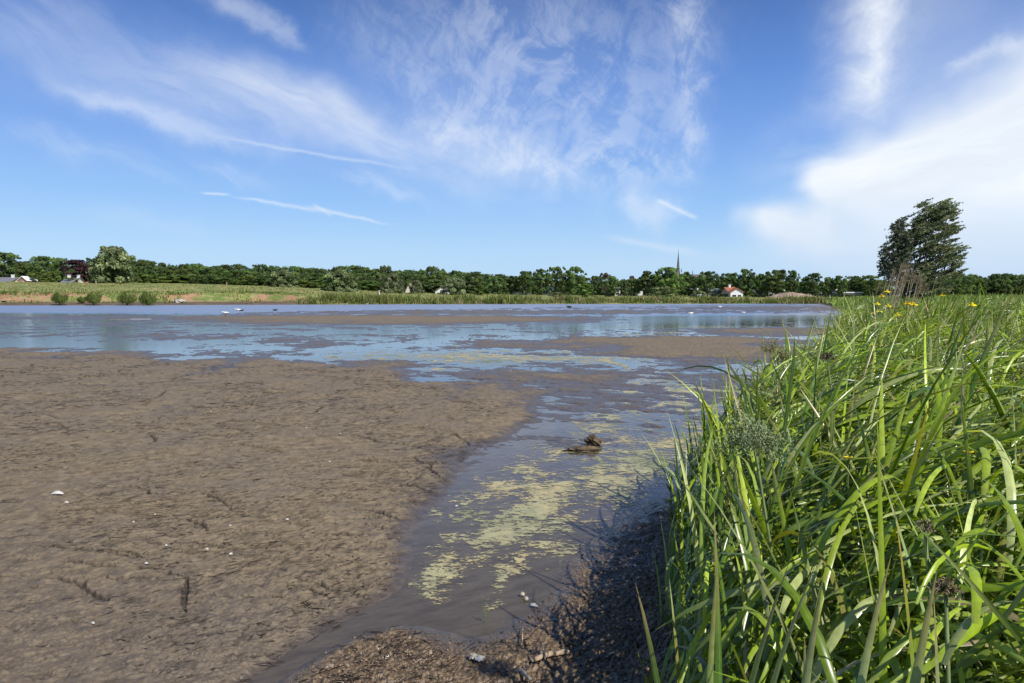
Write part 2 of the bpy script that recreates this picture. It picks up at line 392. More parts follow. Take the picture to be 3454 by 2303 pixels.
def algae_material():
    m_, g, out = mat('algae'); b = g.node('ShaderNodeBsdfPrincipled'); geo = g.node('ShaderNodeNewGeometry')
    de = g.node('ShaderNodeAttribute', attribute_name='dens'); P_ = geo.outputs['Position']
    Ps = g.node('ShaderNodeMapping'); Ps.inputs['Scale'].default_value = (.7, 1.25, 1); Ps.inputs['Rotation'].default_value = (0, 0, -.5); g.put(Ps.inputs[0], P_); Ps = Ps.outputs[0]
    tex = g.noise(Ps, 16, 6, .72)*1.15 + g.noise(Ps, 60, 3, .6)*.40 - .23 + (g.noise(P_, 2.6, 3)-.5)*.8
    g.put(b.inputs['Alpha'], g.smooth(tex + E(g, de.outputs['Fac'])*.22, .70, .81)*.9)
    n = g.noise(geo.outputs['Position'], 7, 5, .65); n2 = g.noise(geo.outputs['Position'], 1.1, 4)
    c = g.ramp(n2, [(.3, (.24, .25, .10)), (.44, (.44, .41, .21)), (.58, (.54, .44, .20)), (.75, (.46, .43, .31))])
    c = g.mixc(g.smooth(n, .35, .7)*.55, c, (.16, .16, .10, 1))
    g.put(b.inputs['Base Color'], c); b.inputs['Roughness'].default_value = .5; b.inputs['Specular IOR Level'].default_value = .5
    g.l.new(b.outputs[0], out.inputs[0]); return m_
M_MUD, M_LAND, M_WATER, M_ALGAE = mud_material(), land_material(), water_material(), algae_material()

# ---------------------------------------------------------------- the ground
# plan outline of the overgrown marsh on the right (metres; camera at the origin looking along +Y)
MARSH = [(-.25, -40), (-.25, .2), (.20, .75), (.36, 1.7), (.54, 2.6), (.70, 3.2), (.88, 3.8), (1.03, 4.4), (1.24, 5.1), (1.98, 6.2), (3.0, 7.8), (4.15, 9.8), (5.4, 12.0),
         (6.2, 14.0), (7.4, 16.5), (10.3, 21.5), (13.5, 28), (19, 40), (25, 52), (32, 62), (38, 78), (42.0, 90), (46, 97), (52, 112), (60, 132), (78, 175), (900, 600), (900, -40)]
def shore_far(t):      # distance of the far waterline along azimuth tangent t
    u = CU + F*t
    v = np.interp(u, [-2500, 0, 600, 1050, 1300, 1900, 2400, 2760, 6000], [1030, 1029.5, 1028.5, 1026.5, 1025.5, 1024.5, 1024, 1024, 1024])
    return CH*F/(v-HV)
def far_top(u):        # photo row of the meadow's far edge -> height at 230 m
    v = np.interp(u, [-2500, 0, 600, 900, 1150, 1350, 1500, 1700, 2000, 2600, 6000], [952, 953, 957, 964, 974, 984, 988, 992, 996, 999, 999])
    return CH - (v-HV)*230/F
BIGMUD = [(-3000, 1180), (0, 1186), (280, 1200), (480, 1206), (620, 1232), (900, 1226), (1180, 1238), (1330, 1262), (1450, 1300), (1540, 1335), (1660, 1360), (1760, 1378), (1690, 1440), (1640, 1500),
          (1530, 1580), (1470, 1680), (1400, 1780), (1350, 1880), (1330, 1990), (1250, 2060), (1130, 2130), (1010, 2190), (900, 2290), (780, 2480), (500, 3600), (-6000, 3600)]
NEARMUD = [(3000, 1560), (2500, 1600), (2330, 1660), (2210, 1700), (2110, 1760), (2020, 1830), (1920, 1890), (1880, 1980), (1800, 2080), (1700, 2140), (1590, 2175), (1460, 2150), (1330, 2105), (1210, 2140), (1100, 2210), (980, 2320), (620, 3600), (6000, 3600), (6000, 1560)]
ISLANDS = [  # centre u, v, radius u, radius v, extra level (cm)
    (1230, 1079, 560, 15, 3.2), (1000, 1068, 300, 8, 1.0), (1800, 1074, 380, 10, 1.5), (2260, 1148, 330, 13, 3.0), (2450, 1185, 420, 34, 3.4), (2700, 1120, 330, 13, 2.4), (1800, 1165, 230, 16, 1.6),
    (1850, 1300, 240, 50, .9), (1700, 1395, 260, 42, 1.2), (2060, 1360, 150, 22, 1.2), (1720, 1262, 150, 20, 1.3), (1990, 1268, 160, 18, 1.2), (2350, 1420, 130, 26, .8), (1000, 1150, 160, 10, .8), (600, 1135, 220, 9, .8),
    (1050, 1240, 380, 26, .9), (2700, 1040, 400, 7, 1.3), (1700, 1052, 900, 7, 1.4), (300, 1070, 500, 5, 1.1), (1960, 1518, 60, 11, .8), (2160, 1240, 420, 14, .9),
    (2450, 1073, 380, 15, -4.0), (2240, 1098, 330, 7, -4.0), (1960, 1103, 160, 8, -4.0), (420, 1165, 470, 12, -2.2), (1000, 1120, 330, 8, -2.0), (1150, 1205, 330, 12, -2.0), (2250, 1390, 380, 22, -.7), (2650, 1165, 180, 10, -2.5),
    (1760, 1208, 330, 9, -1.5), (120, 1155, 300, 9, -2.0), (1930, 1450, 340, 24, -1.4), (1500, 1190, 500, 18, -1.0), (2100, 1210, 300, 6, -1.5)]
def mud_level(X, Y):
    """height of the mud relative to the water surface, metres"""
    Yc = np.maximum(Y, .9); u, v = to_px(X, Yc); t = X/Yc
    D = Yc
    edge = fbm(X, Y, 1.2, 4, 3)
    z = np.full(X.shape, -.20)
    z += fbm(X, Y, 7.0, 3, 21)*.9 + (fbm(X, Y, 1.9, 6, 31, .68)*2.1 + fbm(X+Y*.4, Y*1.2, .45, 4, 37, .65)*1.5*ss(D, 45, 25))*(.22+.78*ss(D, 5, 9))
    chan = ss(v, 1430, 1560)                               # the flowing channel in front is deeper
    z -= chan*1.9
    for (u0, v0, ru, rv, am) in ISLANDS:
        q = ((u-u0)/ru)**2 + ((v-v0)/rv)**2; z += (am*1.5+(.6 if am > 1.8 else 0) if am > 0 else am)*np.exp(-q*q*.9)
    wob = edge*22 + fbm(X, Y, .35, 3, 5)*10*ss(v, 1200, 1700)
    for P_, am, w in ((BIGMUD, 5.6, 1.0), (NEARMUD, 4.6, 1.0)):
        sd = poly_sd(u, v, P_) + wob
        wd = np.interp(v, [1180, 1300, 1700, 2300], [16, 50, 75, 95])*w
        z += am*ss(sd, -wd*1.5, wd*1.3) + 2.5*ss(sd, wd, wd*5)
    z -= 4.2*np.exp(-(line_d(u, v, [(1480, 1990), (1330, 2060), (1180, 2120), (1040, 2190), (920, 2265), (800, 2350), (650, 2500)], (62, 50, 44, 42, 42, 46, 60)) )**2)*(1+.3*edge)
    # open channel along the far shore
    ve = np.interp(u, [-3000, 0, 500, 1000, 1500, 1900, 2300, 2650, 2700], [1070, 1065, 1057, 1049, 1040.5, 1033.5, 1028, 1024, 1000])
    z -= 30*ss(v, ve+2.5+edge*1.5, ve-6)
    z = z*.01
    # the shore rising under the marsh
    return z
def land_height(X, Y):
    """marsh and far bank: height and a mask of what kind of ground it is"""
    sd = poly_sd(X, Y, MARSH)
    Yc = np.maximum(Y, 1.0); t = X/Yc; u = CU + F*t
    marsh = .09*ss(sd, -.12, .15) + .20*ss(sd, .0, .7) + .22*ss(sd, .5, 5) + .35*ss(Y, 20, 60)*ss(sd, 1, 10) + fbm(X, Y, 1.3, 4, 61)*.06*ss(sd, 0, .5)
    d = Y - shore_far(t); n = fbm(X, Y, 14, 4, 71)
    left = ss(u, 1150, 950)*(1-.0*n)
    top = far_top(u)
    dd = d + n*1.6
    lf = np.interp(dd, [-4, 0, 6, 8, 11, 14, 40, 95], [-.05, .02, .55, .85, 2.0, 2.35, 3.4, 10.0])
    lf = np.minimum(lf, 2.35 + (top-2.35)*ss(dd, 12, 90)) if True else lf
    lf = np.where(dd > 12, 2.3 + (top-2.3)*np.clip((dd-12)/85, 0, 1), lf)
    rt = np.where(dd > 3, .55 + (top-.55)*np.clip((dd-3)/90, 0, 1), np.interp(dd, [-4, 0, 3], [-.05, .02, .55]))
    far = rt + (lf-rt)*left
    far = far + fbm(X, Y, 5, 4, 81)*.16*ss(dd, 6, 14)
    return sd, marsh, d, far, left, dd
def ground_z(X, Y):
    X = np.atleast_1d(np.asarray(X, float)); Y = np.atleast_1d(np.asarray(Y, float))
    sd, marsh, d, far, left, dd = land_height(X, Y)
    z = mud_level(X, Y)
    z = z*(1-ss(sd, -.1, .5)) + marsh
    return np.where((d > -2) & (far > z), far, z)
def gz(x, y): return float(ground_z(x, y)[0])

def build_ground():
    vr = np.concatenate([np.geomspace(4600, 2650, 150)[:-1], np.linspace(2650, 2330, 100)[:-1], np.arange(2330, 1030, -1.7), ])
    Dn = np.array([at(CU, v)[1] for v in vr]); Dn = Dn[Dn < 100]
    D = np.concatenate([Dn, np.arange(100.5, 150, .45), np.arange(150, 260, .9), 260*1.06**np.arange(1, 47)])
    tn = np.linspace(-.80, .80, 1320); tt = np.concatenate([np.linspace(-2.2, -.80, 70)[:-1], tn, np.linspace(.80, 2.2, 70)[1:]])
    Dg, Tg = np.meshgrid(D, tt, indexing='ij'); X = Dg*Tg; Y = Dg
    nr, nc = X.shape
    lim = np.maximum(Dg*(1.6/1320), np.gradient(Dg, axis=0))
    z = mud_level(X, Y)
    # fine relief of the mud surface: crumbs, flow-aligned pits, cracks
    dry = ss(z, .0, .035)
    ca, sa = math.cos(rad(24)), math.sin(rad(24)); XA, YA = X*ca+Y*sa, Y*ca-X*sa
    rough = fbm(X, Y, .9, 4, 101, .55, lim)*.012 + fbm(XA*.55, YA, .16, 4, 111, .6, lim)*.0052
    near = ss(Y, 11, 5)
    crumb = np.abs(fbm(XA*.7, YA, .055, 3, 121, .6, lim))*.010
    pitn = fbm(XA*.33, YA*1.3, .085, 3, 131, .6, lim)*1.1; dens = fbm(X, Y, 2.3, 3, 141)
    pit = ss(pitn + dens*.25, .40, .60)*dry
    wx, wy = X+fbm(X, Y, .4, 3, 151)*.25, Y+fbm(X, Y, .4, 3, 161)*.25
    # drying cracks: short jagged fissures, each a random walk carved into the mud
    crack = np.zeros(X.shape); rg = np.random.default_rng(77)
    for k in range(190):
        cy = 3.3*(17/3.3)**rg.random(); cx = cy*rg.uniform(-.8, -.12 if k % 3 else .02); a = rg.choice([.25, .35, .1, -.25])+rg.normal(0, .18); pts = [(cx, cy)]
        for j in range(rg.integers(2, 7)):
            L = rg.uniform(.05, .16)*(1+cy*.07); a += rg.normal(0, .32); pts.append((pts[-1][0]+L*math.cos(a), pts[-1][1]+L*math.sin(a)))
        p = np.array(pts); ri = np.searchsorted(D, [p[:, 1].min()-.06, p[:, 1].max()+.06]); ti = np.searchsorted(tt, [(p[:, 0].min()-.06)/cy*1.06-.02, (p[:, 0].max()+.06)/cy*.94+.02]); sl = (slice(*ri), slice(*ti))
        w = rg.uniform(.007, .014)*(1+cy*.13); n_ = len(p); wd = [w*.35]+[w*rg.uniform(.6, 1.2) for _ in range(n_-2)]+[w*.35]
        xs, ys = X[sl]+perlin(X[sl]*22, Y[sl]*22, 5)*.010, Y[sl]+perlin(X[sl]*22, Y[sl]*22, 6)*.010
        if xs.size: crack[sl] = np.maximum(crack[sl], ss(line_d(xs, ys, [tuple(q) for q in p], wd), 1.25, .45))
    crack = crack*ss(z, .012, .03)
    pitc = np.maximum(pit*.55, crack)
    soilm = ss(poly_sd(*to_px(X, np.maximum(Y, .9)), NEARMUD), -20, 60)*ss(Y, 12, 8)
    fl = ss(poly_sd(*to_px(X, np.maximum(Y, .9)), BIGMUD), 420, 30)*ss(Y, 16, 7)
    z = z + dry*fl*(np.abs(fbm(XA*.6, YA, .075, 3, 125, .6, lim))*.011-.002) + dry*(rough + crumb*1.5) + (1-dry)*rough*.25 - pit*.009 - crack*.026
    z = z + soilm*(np.abs(fbm(X, Y, .045, 3, 191, .6, lim))*.011 + fbm(X, Y, .3, 3, 195)*.012)
    sd, marsh, d, far, left, dd = land_height(X, Y)
    z = z*(1-ss(sd, -.1, .5)) + marsh
    isfar = (d > -2) & (far > z); z = np.where(isfar, far, z)
    z = np.where((~isfar) & (d > -40) & (Y > 260), far, z)
    # colour zones
    C = np.zeros(X.shape+(4,)); C[..., 3] = 1
    n = fbm(X, Y, 9, 4, 201); n2 = fbm(X, Y, 2.2, 4, 211)
    grass = np.stack([.165+.06*n, .200+.04*n, .055+.01*n], -1)
    gold = np.stack([.26+.04*n2, .23+.03*n2, .10+.01*n2], -1)
    C[..., :3] = grass + (gold-grass)*ss(n2+n*.5, -.1, .5)[..., None]
    soil = np.stack([.36+.08*n2, .215+.05*n2, .125+.03*n2], -1)
    sm = left*ss(dd, 5, 7)*ss(dd, 14.5, 12)*ss(fbm(X, Y, 7, 3, 221)+.35*np.sin(X*.05+1), -.28, .05)*ss(n2, .6, .1)
    C[..., :3] += (soil-C[..., :3])*sm[..., None]
    strip = ss(dd, 7, 5)*left; mudc = np.stack([.13+.03*n2, .095+.02*n2, .065+.01*n2], -1)
    mudc = mudc + (np.array([.14, .17, .04])-mudc)*(ss(n2+n, .1, .5)*ss(dd, 3, 6)*ss(CU+F*Tg, 500, 100))[..., None]
    C[..., :3] += (mudc-C[..., :3])*strip[..., None]
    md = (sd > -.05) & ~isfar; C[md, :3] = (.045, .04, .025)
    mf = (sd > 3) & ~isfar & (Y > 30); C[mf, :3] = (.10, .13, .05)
    V = np.stack([X, Y, z], -1).reshape(-1, 3)
    idx = np.arange(nr*nc).reshape(nr, nc); q = np.stack([idx[:-1, :-1], idx[:-1, 1:], idx[1:, 1:], idx[1:, :-1]], -1).reshape(-1, 4)
    zone = np.where(isfar | (Y > 260), 2, np.where(sd > .12, 1, 0)); zf = zone[:-1, :-1].reshape(-1)
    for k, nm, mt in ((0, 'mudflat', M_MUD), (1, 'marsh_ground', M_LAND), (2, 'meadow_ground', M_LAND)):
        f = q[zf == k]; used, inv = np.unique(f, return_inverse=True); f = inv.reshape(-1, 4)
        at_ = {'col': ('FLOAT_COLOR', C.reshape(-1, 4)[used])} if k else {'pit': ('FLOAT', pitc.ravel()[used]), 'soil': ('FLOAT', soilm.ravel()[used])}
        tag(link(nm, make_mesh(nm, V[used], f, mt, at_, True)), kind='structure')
    # the strip of bank behind and beneath the camera
    xs = np.linspace(-60, 60, 90); ys = np.concatenate([np.linspace(-60, -2, 20), np.linspace(-1.6, 1.32, 24)])
    Xb, Yb = np.meshgrid(xs, ys); zb = ground_z(Xb.ravel(), np.maximum(Yb.ravel(), -39)) - .012
    ib = np.arange(Xb.size).reshape(Xb.shape); qb = np.stack([ib[:-1, :-1], ib[:-1, 1:], ib[1:, 1:], ib[1:, :-1]], -1).reshape(-1, 4)
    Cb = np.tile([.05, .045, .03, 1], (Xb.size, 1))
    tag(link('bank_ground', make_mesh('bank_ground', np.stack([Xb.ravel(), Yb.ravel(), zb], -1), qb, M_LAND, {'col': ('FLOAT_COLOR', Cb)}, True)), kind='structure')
    # water surface
    me = MB(); me.add([(-600, -30, 0), (600, -30, 0), (600, 230, 0), (-600, 230, 0)], [(0, 1, 2, 3)])
    tag(link('water', me.mesh('water', M_WATER)), kind='structure')
    # floating algae: raft faces a few mm above the water where the scum gathers
    u, v = to_px(X, Y)
    def pl(pts, w):
        dmin = np.full(X.shape, 1e9)
        for (a, b) in zip(pts[:-1], pts[1:]):
            e = (b[0]-a[0], b[1]-a[1]); L2 = e[0]**2+e[1]**2; s_ = np.clip(((u-a[0])*e[0]+(v-a[1])*e[1])/L2, 0, 1)
            ww = a[2]+(b[2]-a[2])*s_
            dmin = np.minimum(dmin, np.hypot(u-a[0]-e[0]*s_, (v-a[1]-e[1]*s_))/ww)
        return dmin
    m = np.maximum.reduce([
        1.2*np.exp(-pl([(2620, 1400, 85), (2300, 1510, 95), (2060, 1590, 80), (1830, 1700, 85), (1640, 1830, 85), (1470, 1940, 70)], 1)**2),
        1.0*np.exp(-pl([(2350, 1440, 55), (2180, 1570, 75), (1990, 1680, 70), (1880, 1780, 65), (1720, 1910, 60), (1660, 2000, 45)], 1)**2),
        .80*np.exp(-pl([(2050, 1440, 60), (1700, 1640, 70), (1580, 1710, 55)], 1)**2), .55*np.exp(-(((u-1800)/330)**2+((v-1790)/210)**2)),
        1.2*np.exp(-pl([(1500, 1172, 7), (1750, 1160, 9), (1950, 1146, 5)], 1)**2), 1.1*np.exp(-pl([(2080, 1128, 4), (2300, 1120, 6)], 1)**2),
        .95*np.exp(-pl([(2600, 1172, 10), (2760, 1162, 8)], 1)**2), .8*np.exp(-pl([(1900, 1180, 5), (2100, 1230, 8), (2180, 1290, 12)], 1)**2),
        .8*np.exp(-pl([(1950, 1420, 22), (2130, 1350, 18), (2250, 1330, 14), (2450, 1320, 16)], 1)**2), .75*np.exp(-pl([(2150, 1290, 12), (2200, 1320, 14), (2330, 1360, 16), (2600, 1380, 20)], 1)**2),
        .98*np.exp(-(((u-2350)/480)**2+((v-1340)/75)**2)), .75*np.exp(-(((u-1750)/700)**2+((v-1205)/28)**2)), .62*np.exp(-(((u-1560)/160)**2+((v-1250)/18)**2)), .6*np.exp(-(((u-1900)/200)**2+((v-1232)/10)**2)), .5*np.exp(-(((u-2500)/600)**2+((v-1105)/8)**2))])
    m = m + fbm(X, Y, .9, 3, 311)*.28*ss(m, .05, .4)
    m = m + .38*ss(v, 1470, 1400)*ss(m, .25, .7)
    ok = (m > .16) & (z < -.0008) & (Y < 75) & (sd < .0)
    fm = (ok[:-1, :-1] & ok[1:, :-1] & ok[:-1, 1:] & ok[1:, 1:]).reshape(-1)
    f = q[fm]; used, inv = np.unique(f, return_inverse=True); Va = V[used].copy(); Va[:, 2] = .003
    tag(link('floating_algae', make_mesh('floating_algae', Va, inv.reshape(-1, 4), M_ALGAE, {'dens': ('FLOAT', m.ravel()[used])})), kind='stuff', label='yellow green algae scum floating in patches along the shallow channel')
build_ground()
#==VEG==
# ---------------------------------------------------------------- blades, reeds, grasses
def blades(root, L, Wd, phi, th0, th1, pw, col, nseg=8, tw=None, kink=None, keel=.18, tipc=None, wprof='lance'):
    """arching ribbon leaves, all at once; returns vertices, quads, colours, across"""
    n = len(L); P = np.array(root, float); col = np.asarray(col, float); s_ = np.linspace(0, 1, nseg+1)
    V = np.zeros((n, nseg+1, 3, 3)); C = np.ones((n, nseg+1, 3, 4)); A = np.zeros((n, nseg+1, 3))
    tw = np.zeros(n) if tw is None else tw
    kink = np.full(n, 2.0) if kink is None else kink
    ka = RNG.uniform(1.1, 2.0, n)
    sway = RNG.normal(0, .25, n)
    for k, s in enumerate(s_):
        th = th0 + (th1-th0)*s**pw + np.where(s > kink, ka, 0)
        ph = phi + sway*s
        d = np.stack([np.sin(th)*np.cos(ph), np.sin(th)*np.sin(ph), np.cos(th)], -1)
        if k: P = P + d*(L/nseg)[:, None]
        sd = np.stack([-np.sin(ph), np.cos(ph), np.zeros(n)], -1); nn = np.cross(d, sd)
        a = tw*(.3+s); side = sd*np.cos(a)[:, None] + nn*np.sin(a)[:, None]; nrm = np.cross(d, side)
        w = (min(1, .55+s*2.2)*max(0.0, 1-s**2.6)**.75 if wprof == 'lance' else (math.sin(math.pi*min(.98, s*.93+.05)))**.8)
        w = np.maximum(w, .02)*Wd*.5
        V[:, k, 0] = P - side*w[:, None]; V[:, k, 1] = P + nrm*(w*keel*2)[:, None]; V[:, k, 2] = P + side*w[:, None]
        cc = col*(1.0)
        if tipc is not None: cc = col + (tipc-col)*ss(np.full(n, s), .72, 1.0)[:, None]
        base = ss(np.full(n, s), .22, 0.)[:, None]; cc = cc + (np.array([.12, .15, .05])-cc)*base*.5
        C[:, k, :, :3] = cc[:, None, :]; A[:, k, 0] = -1; A[:, k, 2] = 1
    i = np.arange(n*(nseg+1)*3).reshape(n, nseg+1, 3)
    q = np.concatenate([np.stack([i[:, :-1, j], i[:, :-1, j+1], i[:, 1:, j+1], i[:, 1:, j]], -1).reshape(-1, 4) for j in (0, 1)])
    return V.reshape(-1, 3), q, C.reshape(-1, 4), A.reshape(-1)
def merge(parts):
    V, Q, C, A, b = [], [], [], [], 0
    for v, q, c, a in parts:
        V.append(v); Q.append(q+b); C.append(c); A.append(a); b += len(v)
    return np.concatenate(V), np.concatenate(Q), np.concatenate(C), np.concatenate(A)
def blade_obj(name, parts, m_=None, parent=None, loc=None, smooth=True):
    V, Q, C, A = merge(parts)
    if loc is not None: V = V - np.array(loc)
    return link(name, make_mesh(name, V, Q, m_ or M_BLADE, {'col': ('FLOAT_COLOR', C), 'across': ('FLOAT', A)}, smooth), parent, loc)
def greens(n, kind='mix'):
    base = np.array([[.235, .345, .014], [.290, .410, .020], [.350, .470, .040], [.140, .230, .014], [.27, .37, .06], [.43, .50, .20], [.08, .150, .012]])
    c = base[RNG.integers(0, len(base), n)]*RNG.uniform(.75, 1.25, n)[:, None]
    dead = RNG.random(n) < .035; c[dead] = np.array([.34, .29, .17])*RNG.uniform(.6, 1.2, dead.sum())[:, None]
    yel = (RNG.random(n) < .03) & ~dead; c[yel] = (.24, .24, .05)
    return c
def scatter(x0, x1, y0, y1, dens, inset=.0, pred=None):
    n = int((x1-x0)*(y1-y0)*dens); x, y = RNG.uniform(x0, x1, n), RNG.uniform(y0, y1, n)
    sd_ = poly_sd(x, y, MARSH); k = (sd_ > inset) & (RNG.random(n) < .35+sd_*2.6)
    if pred is not None: k &= pred(x, y)
    return x[k], y[k]
def field(x, y, kind):
    """leaf arrays for roots x, y; the wind comes from the left"""
    n = len(x); z = ground_z(x, y); sd = poly_sd(x, y, MARSH)
    lod = fbm(x, y, 1.6, 3, 401); g2 = fbm(x, y, .5, 2, 411)
    return n, z, sd, lod, g2
def build_reeds():
    inview = lambda x, y: (x < y*.86+1.0)
    parts = []
    def sward(x, y, Lr, Wr, nseg, erect=.35, tall=1.0):
        n, z, sd, lod, g2 = field(x, y, 0)
        edge = np.clip(.60 + sd*.9, .58, 1.0)
        L = RNG.uniform(*Lr, n)*edge*tall*(1+.22*g2)
        W_ = RNG.uniform(*Wr, n)*(.7+.5*RNG.random(n)); root = np.stack([x, y, z-.03], -1); sh = RNG.uniform(.55, 1.25, n)[:, None]
        up = RNG.random(n) < erect
        phi = RNG.normal(.30, np.where(up, 1.3, .55), n)            # bent to the right and a little away
        th0 = np.abs(RNG.normal(np.where(up, .15, .5+lod*.3), .22, n)); th1 = np.where(up, RNG.uniform(.3, 1.2, n), RNG.uniform(1.2, 2.4, n)+lod*.6)
        phi = np.where(sd < .45, np.clip(phi, -.6, 1.5), phi)
        L = L*(1+.10*ss(y, 1.6, 2.2)*ss(y, 4.2, 3.4)*(sd < .7))
        pw = RNG.uniform(.55, 1.5, n); kink = np.where(RNG.random(n) < .07, RNG.uniform(.45, .8, n), 2.0)
        tip = greens(n)*.9; tip[RNG.random(n) < .24] = (.36, .28, .12)
        return blades(root, L, W_, phi, th0, th1, pw, greens(n)*sh, nseg, RNG.normal(0, .7, n), kink, .16, tip)
    def stemleaf(x, y, Lr, Wr, nseg, zr=(.25, .85)):
        """leaves set along the bent stems, lying over to the right"""
        n, z, sd, lod, g2 = field(x, y, 0); hz = RNG.uniform(*zr, n)*np.clip(.5+sd, .45, 1.0)
        phi = RNG.normal(.25, .8, n); phi = np.where(sd < .5, np.clip(phi, -.7, 1.5), phi); th0 = np.abs(RNG.normal(.8, .3, n)); th1 = RNG.uniform(1.2, 2.3, n)+lod*.5
        return blades(np.stack([x, y, z+hz], -1), RNG.uniform(*Lr, n), RNG.uniform(*Wr, n), phi, th0, th1, RNG.uniform(.7, 1.5, n), greens(n)*RNG.uniform(.6, 1.3, n)[:, None], nseg, RNG.normal(0, .8, n), None, .18)
    # nearest, seen leaf by leaf
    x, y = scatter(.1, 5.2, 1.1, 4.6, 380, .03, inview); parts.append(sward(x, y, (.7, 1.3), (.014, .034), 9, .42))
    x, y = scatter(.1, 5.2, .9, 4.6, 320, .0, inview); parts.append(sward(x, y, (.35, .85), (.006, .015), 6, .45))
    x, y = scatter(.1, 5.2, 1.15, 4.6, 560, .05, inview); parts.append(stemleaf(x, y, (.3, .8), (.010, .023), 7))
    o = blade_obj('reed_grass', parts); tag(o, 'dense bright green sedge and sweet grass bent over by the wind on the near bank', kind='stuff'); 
    parts = []
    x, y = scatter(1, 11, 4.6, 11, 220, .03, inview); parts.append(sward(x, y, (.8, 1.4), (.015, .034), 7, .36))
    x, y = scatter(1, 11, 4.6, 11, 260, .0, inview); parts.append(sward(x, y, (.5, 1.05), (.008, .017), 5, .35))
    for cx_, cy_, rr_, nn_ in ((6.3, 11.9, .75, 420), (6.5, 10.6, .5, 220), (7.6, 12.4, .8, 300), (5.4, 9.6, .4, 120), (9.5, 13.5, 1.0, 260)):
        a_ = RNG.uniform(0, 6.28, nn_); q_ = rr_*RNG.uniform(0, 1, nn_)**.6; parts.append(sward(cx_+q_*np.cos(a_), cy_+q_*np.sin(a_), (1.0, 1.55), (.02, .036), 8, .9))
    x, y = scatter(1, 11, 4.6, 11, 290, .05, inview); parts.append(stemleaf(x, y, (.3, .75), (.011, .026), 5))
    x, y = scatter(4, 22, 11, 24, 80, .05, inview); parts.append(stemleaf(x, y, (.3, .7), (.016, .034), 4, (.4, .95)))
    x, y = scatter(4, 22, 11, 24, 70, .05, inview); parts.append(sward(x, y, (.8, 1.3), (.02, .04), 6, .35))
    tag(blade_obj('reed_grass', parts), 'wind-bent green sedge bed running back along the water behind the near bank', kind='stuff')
    parts = []
    x, y = scatter(9, 54, 24, 62, 17, .1, inview); parts.append(sward(x, y, (.8, 1.25), (.04, .08), 4, .4))
    x, y = scatter(20, 100, 62, 112, 4.5, .2, inview); parts.append(sward(x, y, (.8, 1.3), (.09, .17), 4, .4))
    x, y = scatter(30, 190, 112, 215, 1.1, .5, inview); parts.append(sward(x, y, (.8, 1.3), (.18, .34), 3, .4))
    V, Q, C, A = merge(parts); C[:, :3] = C[:, :3]*.72 + np.array([.075, .10, .06])*.5
    tag(link('reed_bed', make_mesh('reed_bed', V, Q, M_FAR, {'col': ('FLOAT_COLOR', C), 'across': ('FLOAT', A)}, True)), 'grey green reed bed spreading back to the wood on the right', kind='stuff')
    # reed fringe, tufts and rough grass of the far bank
    parts = []
    def tufts(n, u0, u1, d0, d1, Lr, Wr, cols, nb=7, er=.3, pred=None, spread=.5):
        u = RNG.uniform(u0, u1, n); t = (u-CU)/F; d = RNG.uniform(d0, d1, n); Y = shore_far(t)+d; X = Y*t
        if pred is not None: k = pred(X, Y, u, d); X, Y, u = X[k], Y[k], u[k]
        n = len(X); X = np.repeat(X, nb)+RNG.normal(0, spread, n*nb); Y = np.repeat(Y, nb)+RNG.normal(0, spread, n*nb)
        z = ground_z(X, Y); m = n*nb; cc = np.repeat(cols[RNG.integers(0, len(cols), n)]*RNG.uniform(.7, 1.25, n)[:, None], nb, 0)*RNG.uniform(.85, 1.15, m)[:, None]
        hh = np.repeat(RNG.uniform(.6, 1.15, n)*(1+.8*fbm(X[::nb], Y[::nb], 5.0, 3, 83)), nb)
        return blades(np.stack([X, Y, z-.05], -1), RNG.uniform(*Lr, m)*hh, RNG.uniform(*Wr, m), RNG.uniform(-3.14, 3.14, m), np.abs(RNG.normal(.05, .2, m)), RNG.uniform(.1, er*3, m), RNG.uniform(1, 2, m), cc, 3)
    gr = np.array([[.115, .155, .035], [.16, .19, .055], [.09, .12, .03], [.18, .20, .065], [.22, .20, .09], [.27, .22, .13]])
    pt = lambda X, Y, u, d: fbm(X, Y, 6, 3, 87) > -.12
    parts.append(tufts(1000, 1050, 1760, .3, 5, (.9, 2.0), (.09, .2), gr[:5], 9, .55, pt, .8)); parts.append(tufts(1500, 1700, 2800, .3, 4.5, (.7, 1.35), (.09, .2), gr, 9, .55, pt, .8))
    parts.append(tufts(900, 1000, 2780, 0, 2.5, (.7, 1.3), (.08, .16), gr[[0, 2, 5]], 7))
    parts.append(tufts(2200, -60, 2780, 12, 90, (.18, .5), (.12, .30), gr[[1, 3, 4, 4, 5]], 6, .5, None, .8))
    nn = lambda X, Y, u, d: fbm(X, Y, 8, 3, 77) > .0
    parts.append(tufts(230, -60, 1060, 4, 13, (.3, .8), (.10, .22), gr[[0, 1, 3]], 9, .5, nn)); parts.append(tufts(240, -60, 1060, 11, 14, (.3, .7), (.1, .2), gr[[0, 1, 2]], 8, .6))
    # the promontory right of the open water
    V, Q, C, A = merge(parts); C[:, :3] *= 1.3
    tag(link('bank_grass', make_mesh('bank_grass', V, Q, M_FAR, {'col': ('FLOAT_COLOR', C), 'across': ('FLOAT', A)}, True)), 'rough grass and reed tufts along the far bank of the lake', kind='stuff')
    # dark stubble, roots and dead litter at the foot of the near bank
    n = 2600; x = RNG.uniform(.1, 7, n*4); y = RNG.uniform(.8, 13, n*4); sd = poly_sd(x, y, MARSH); k = (sd > -.16) & (sd < .18); x, y = x[k], y[k]; n = len(x)
    cc = np.array([[.13, .10, .07], [.20, .16, .10], [.07, .055, .04], [.09, .12, .04]])[RNG.integers(0, 4, n)]
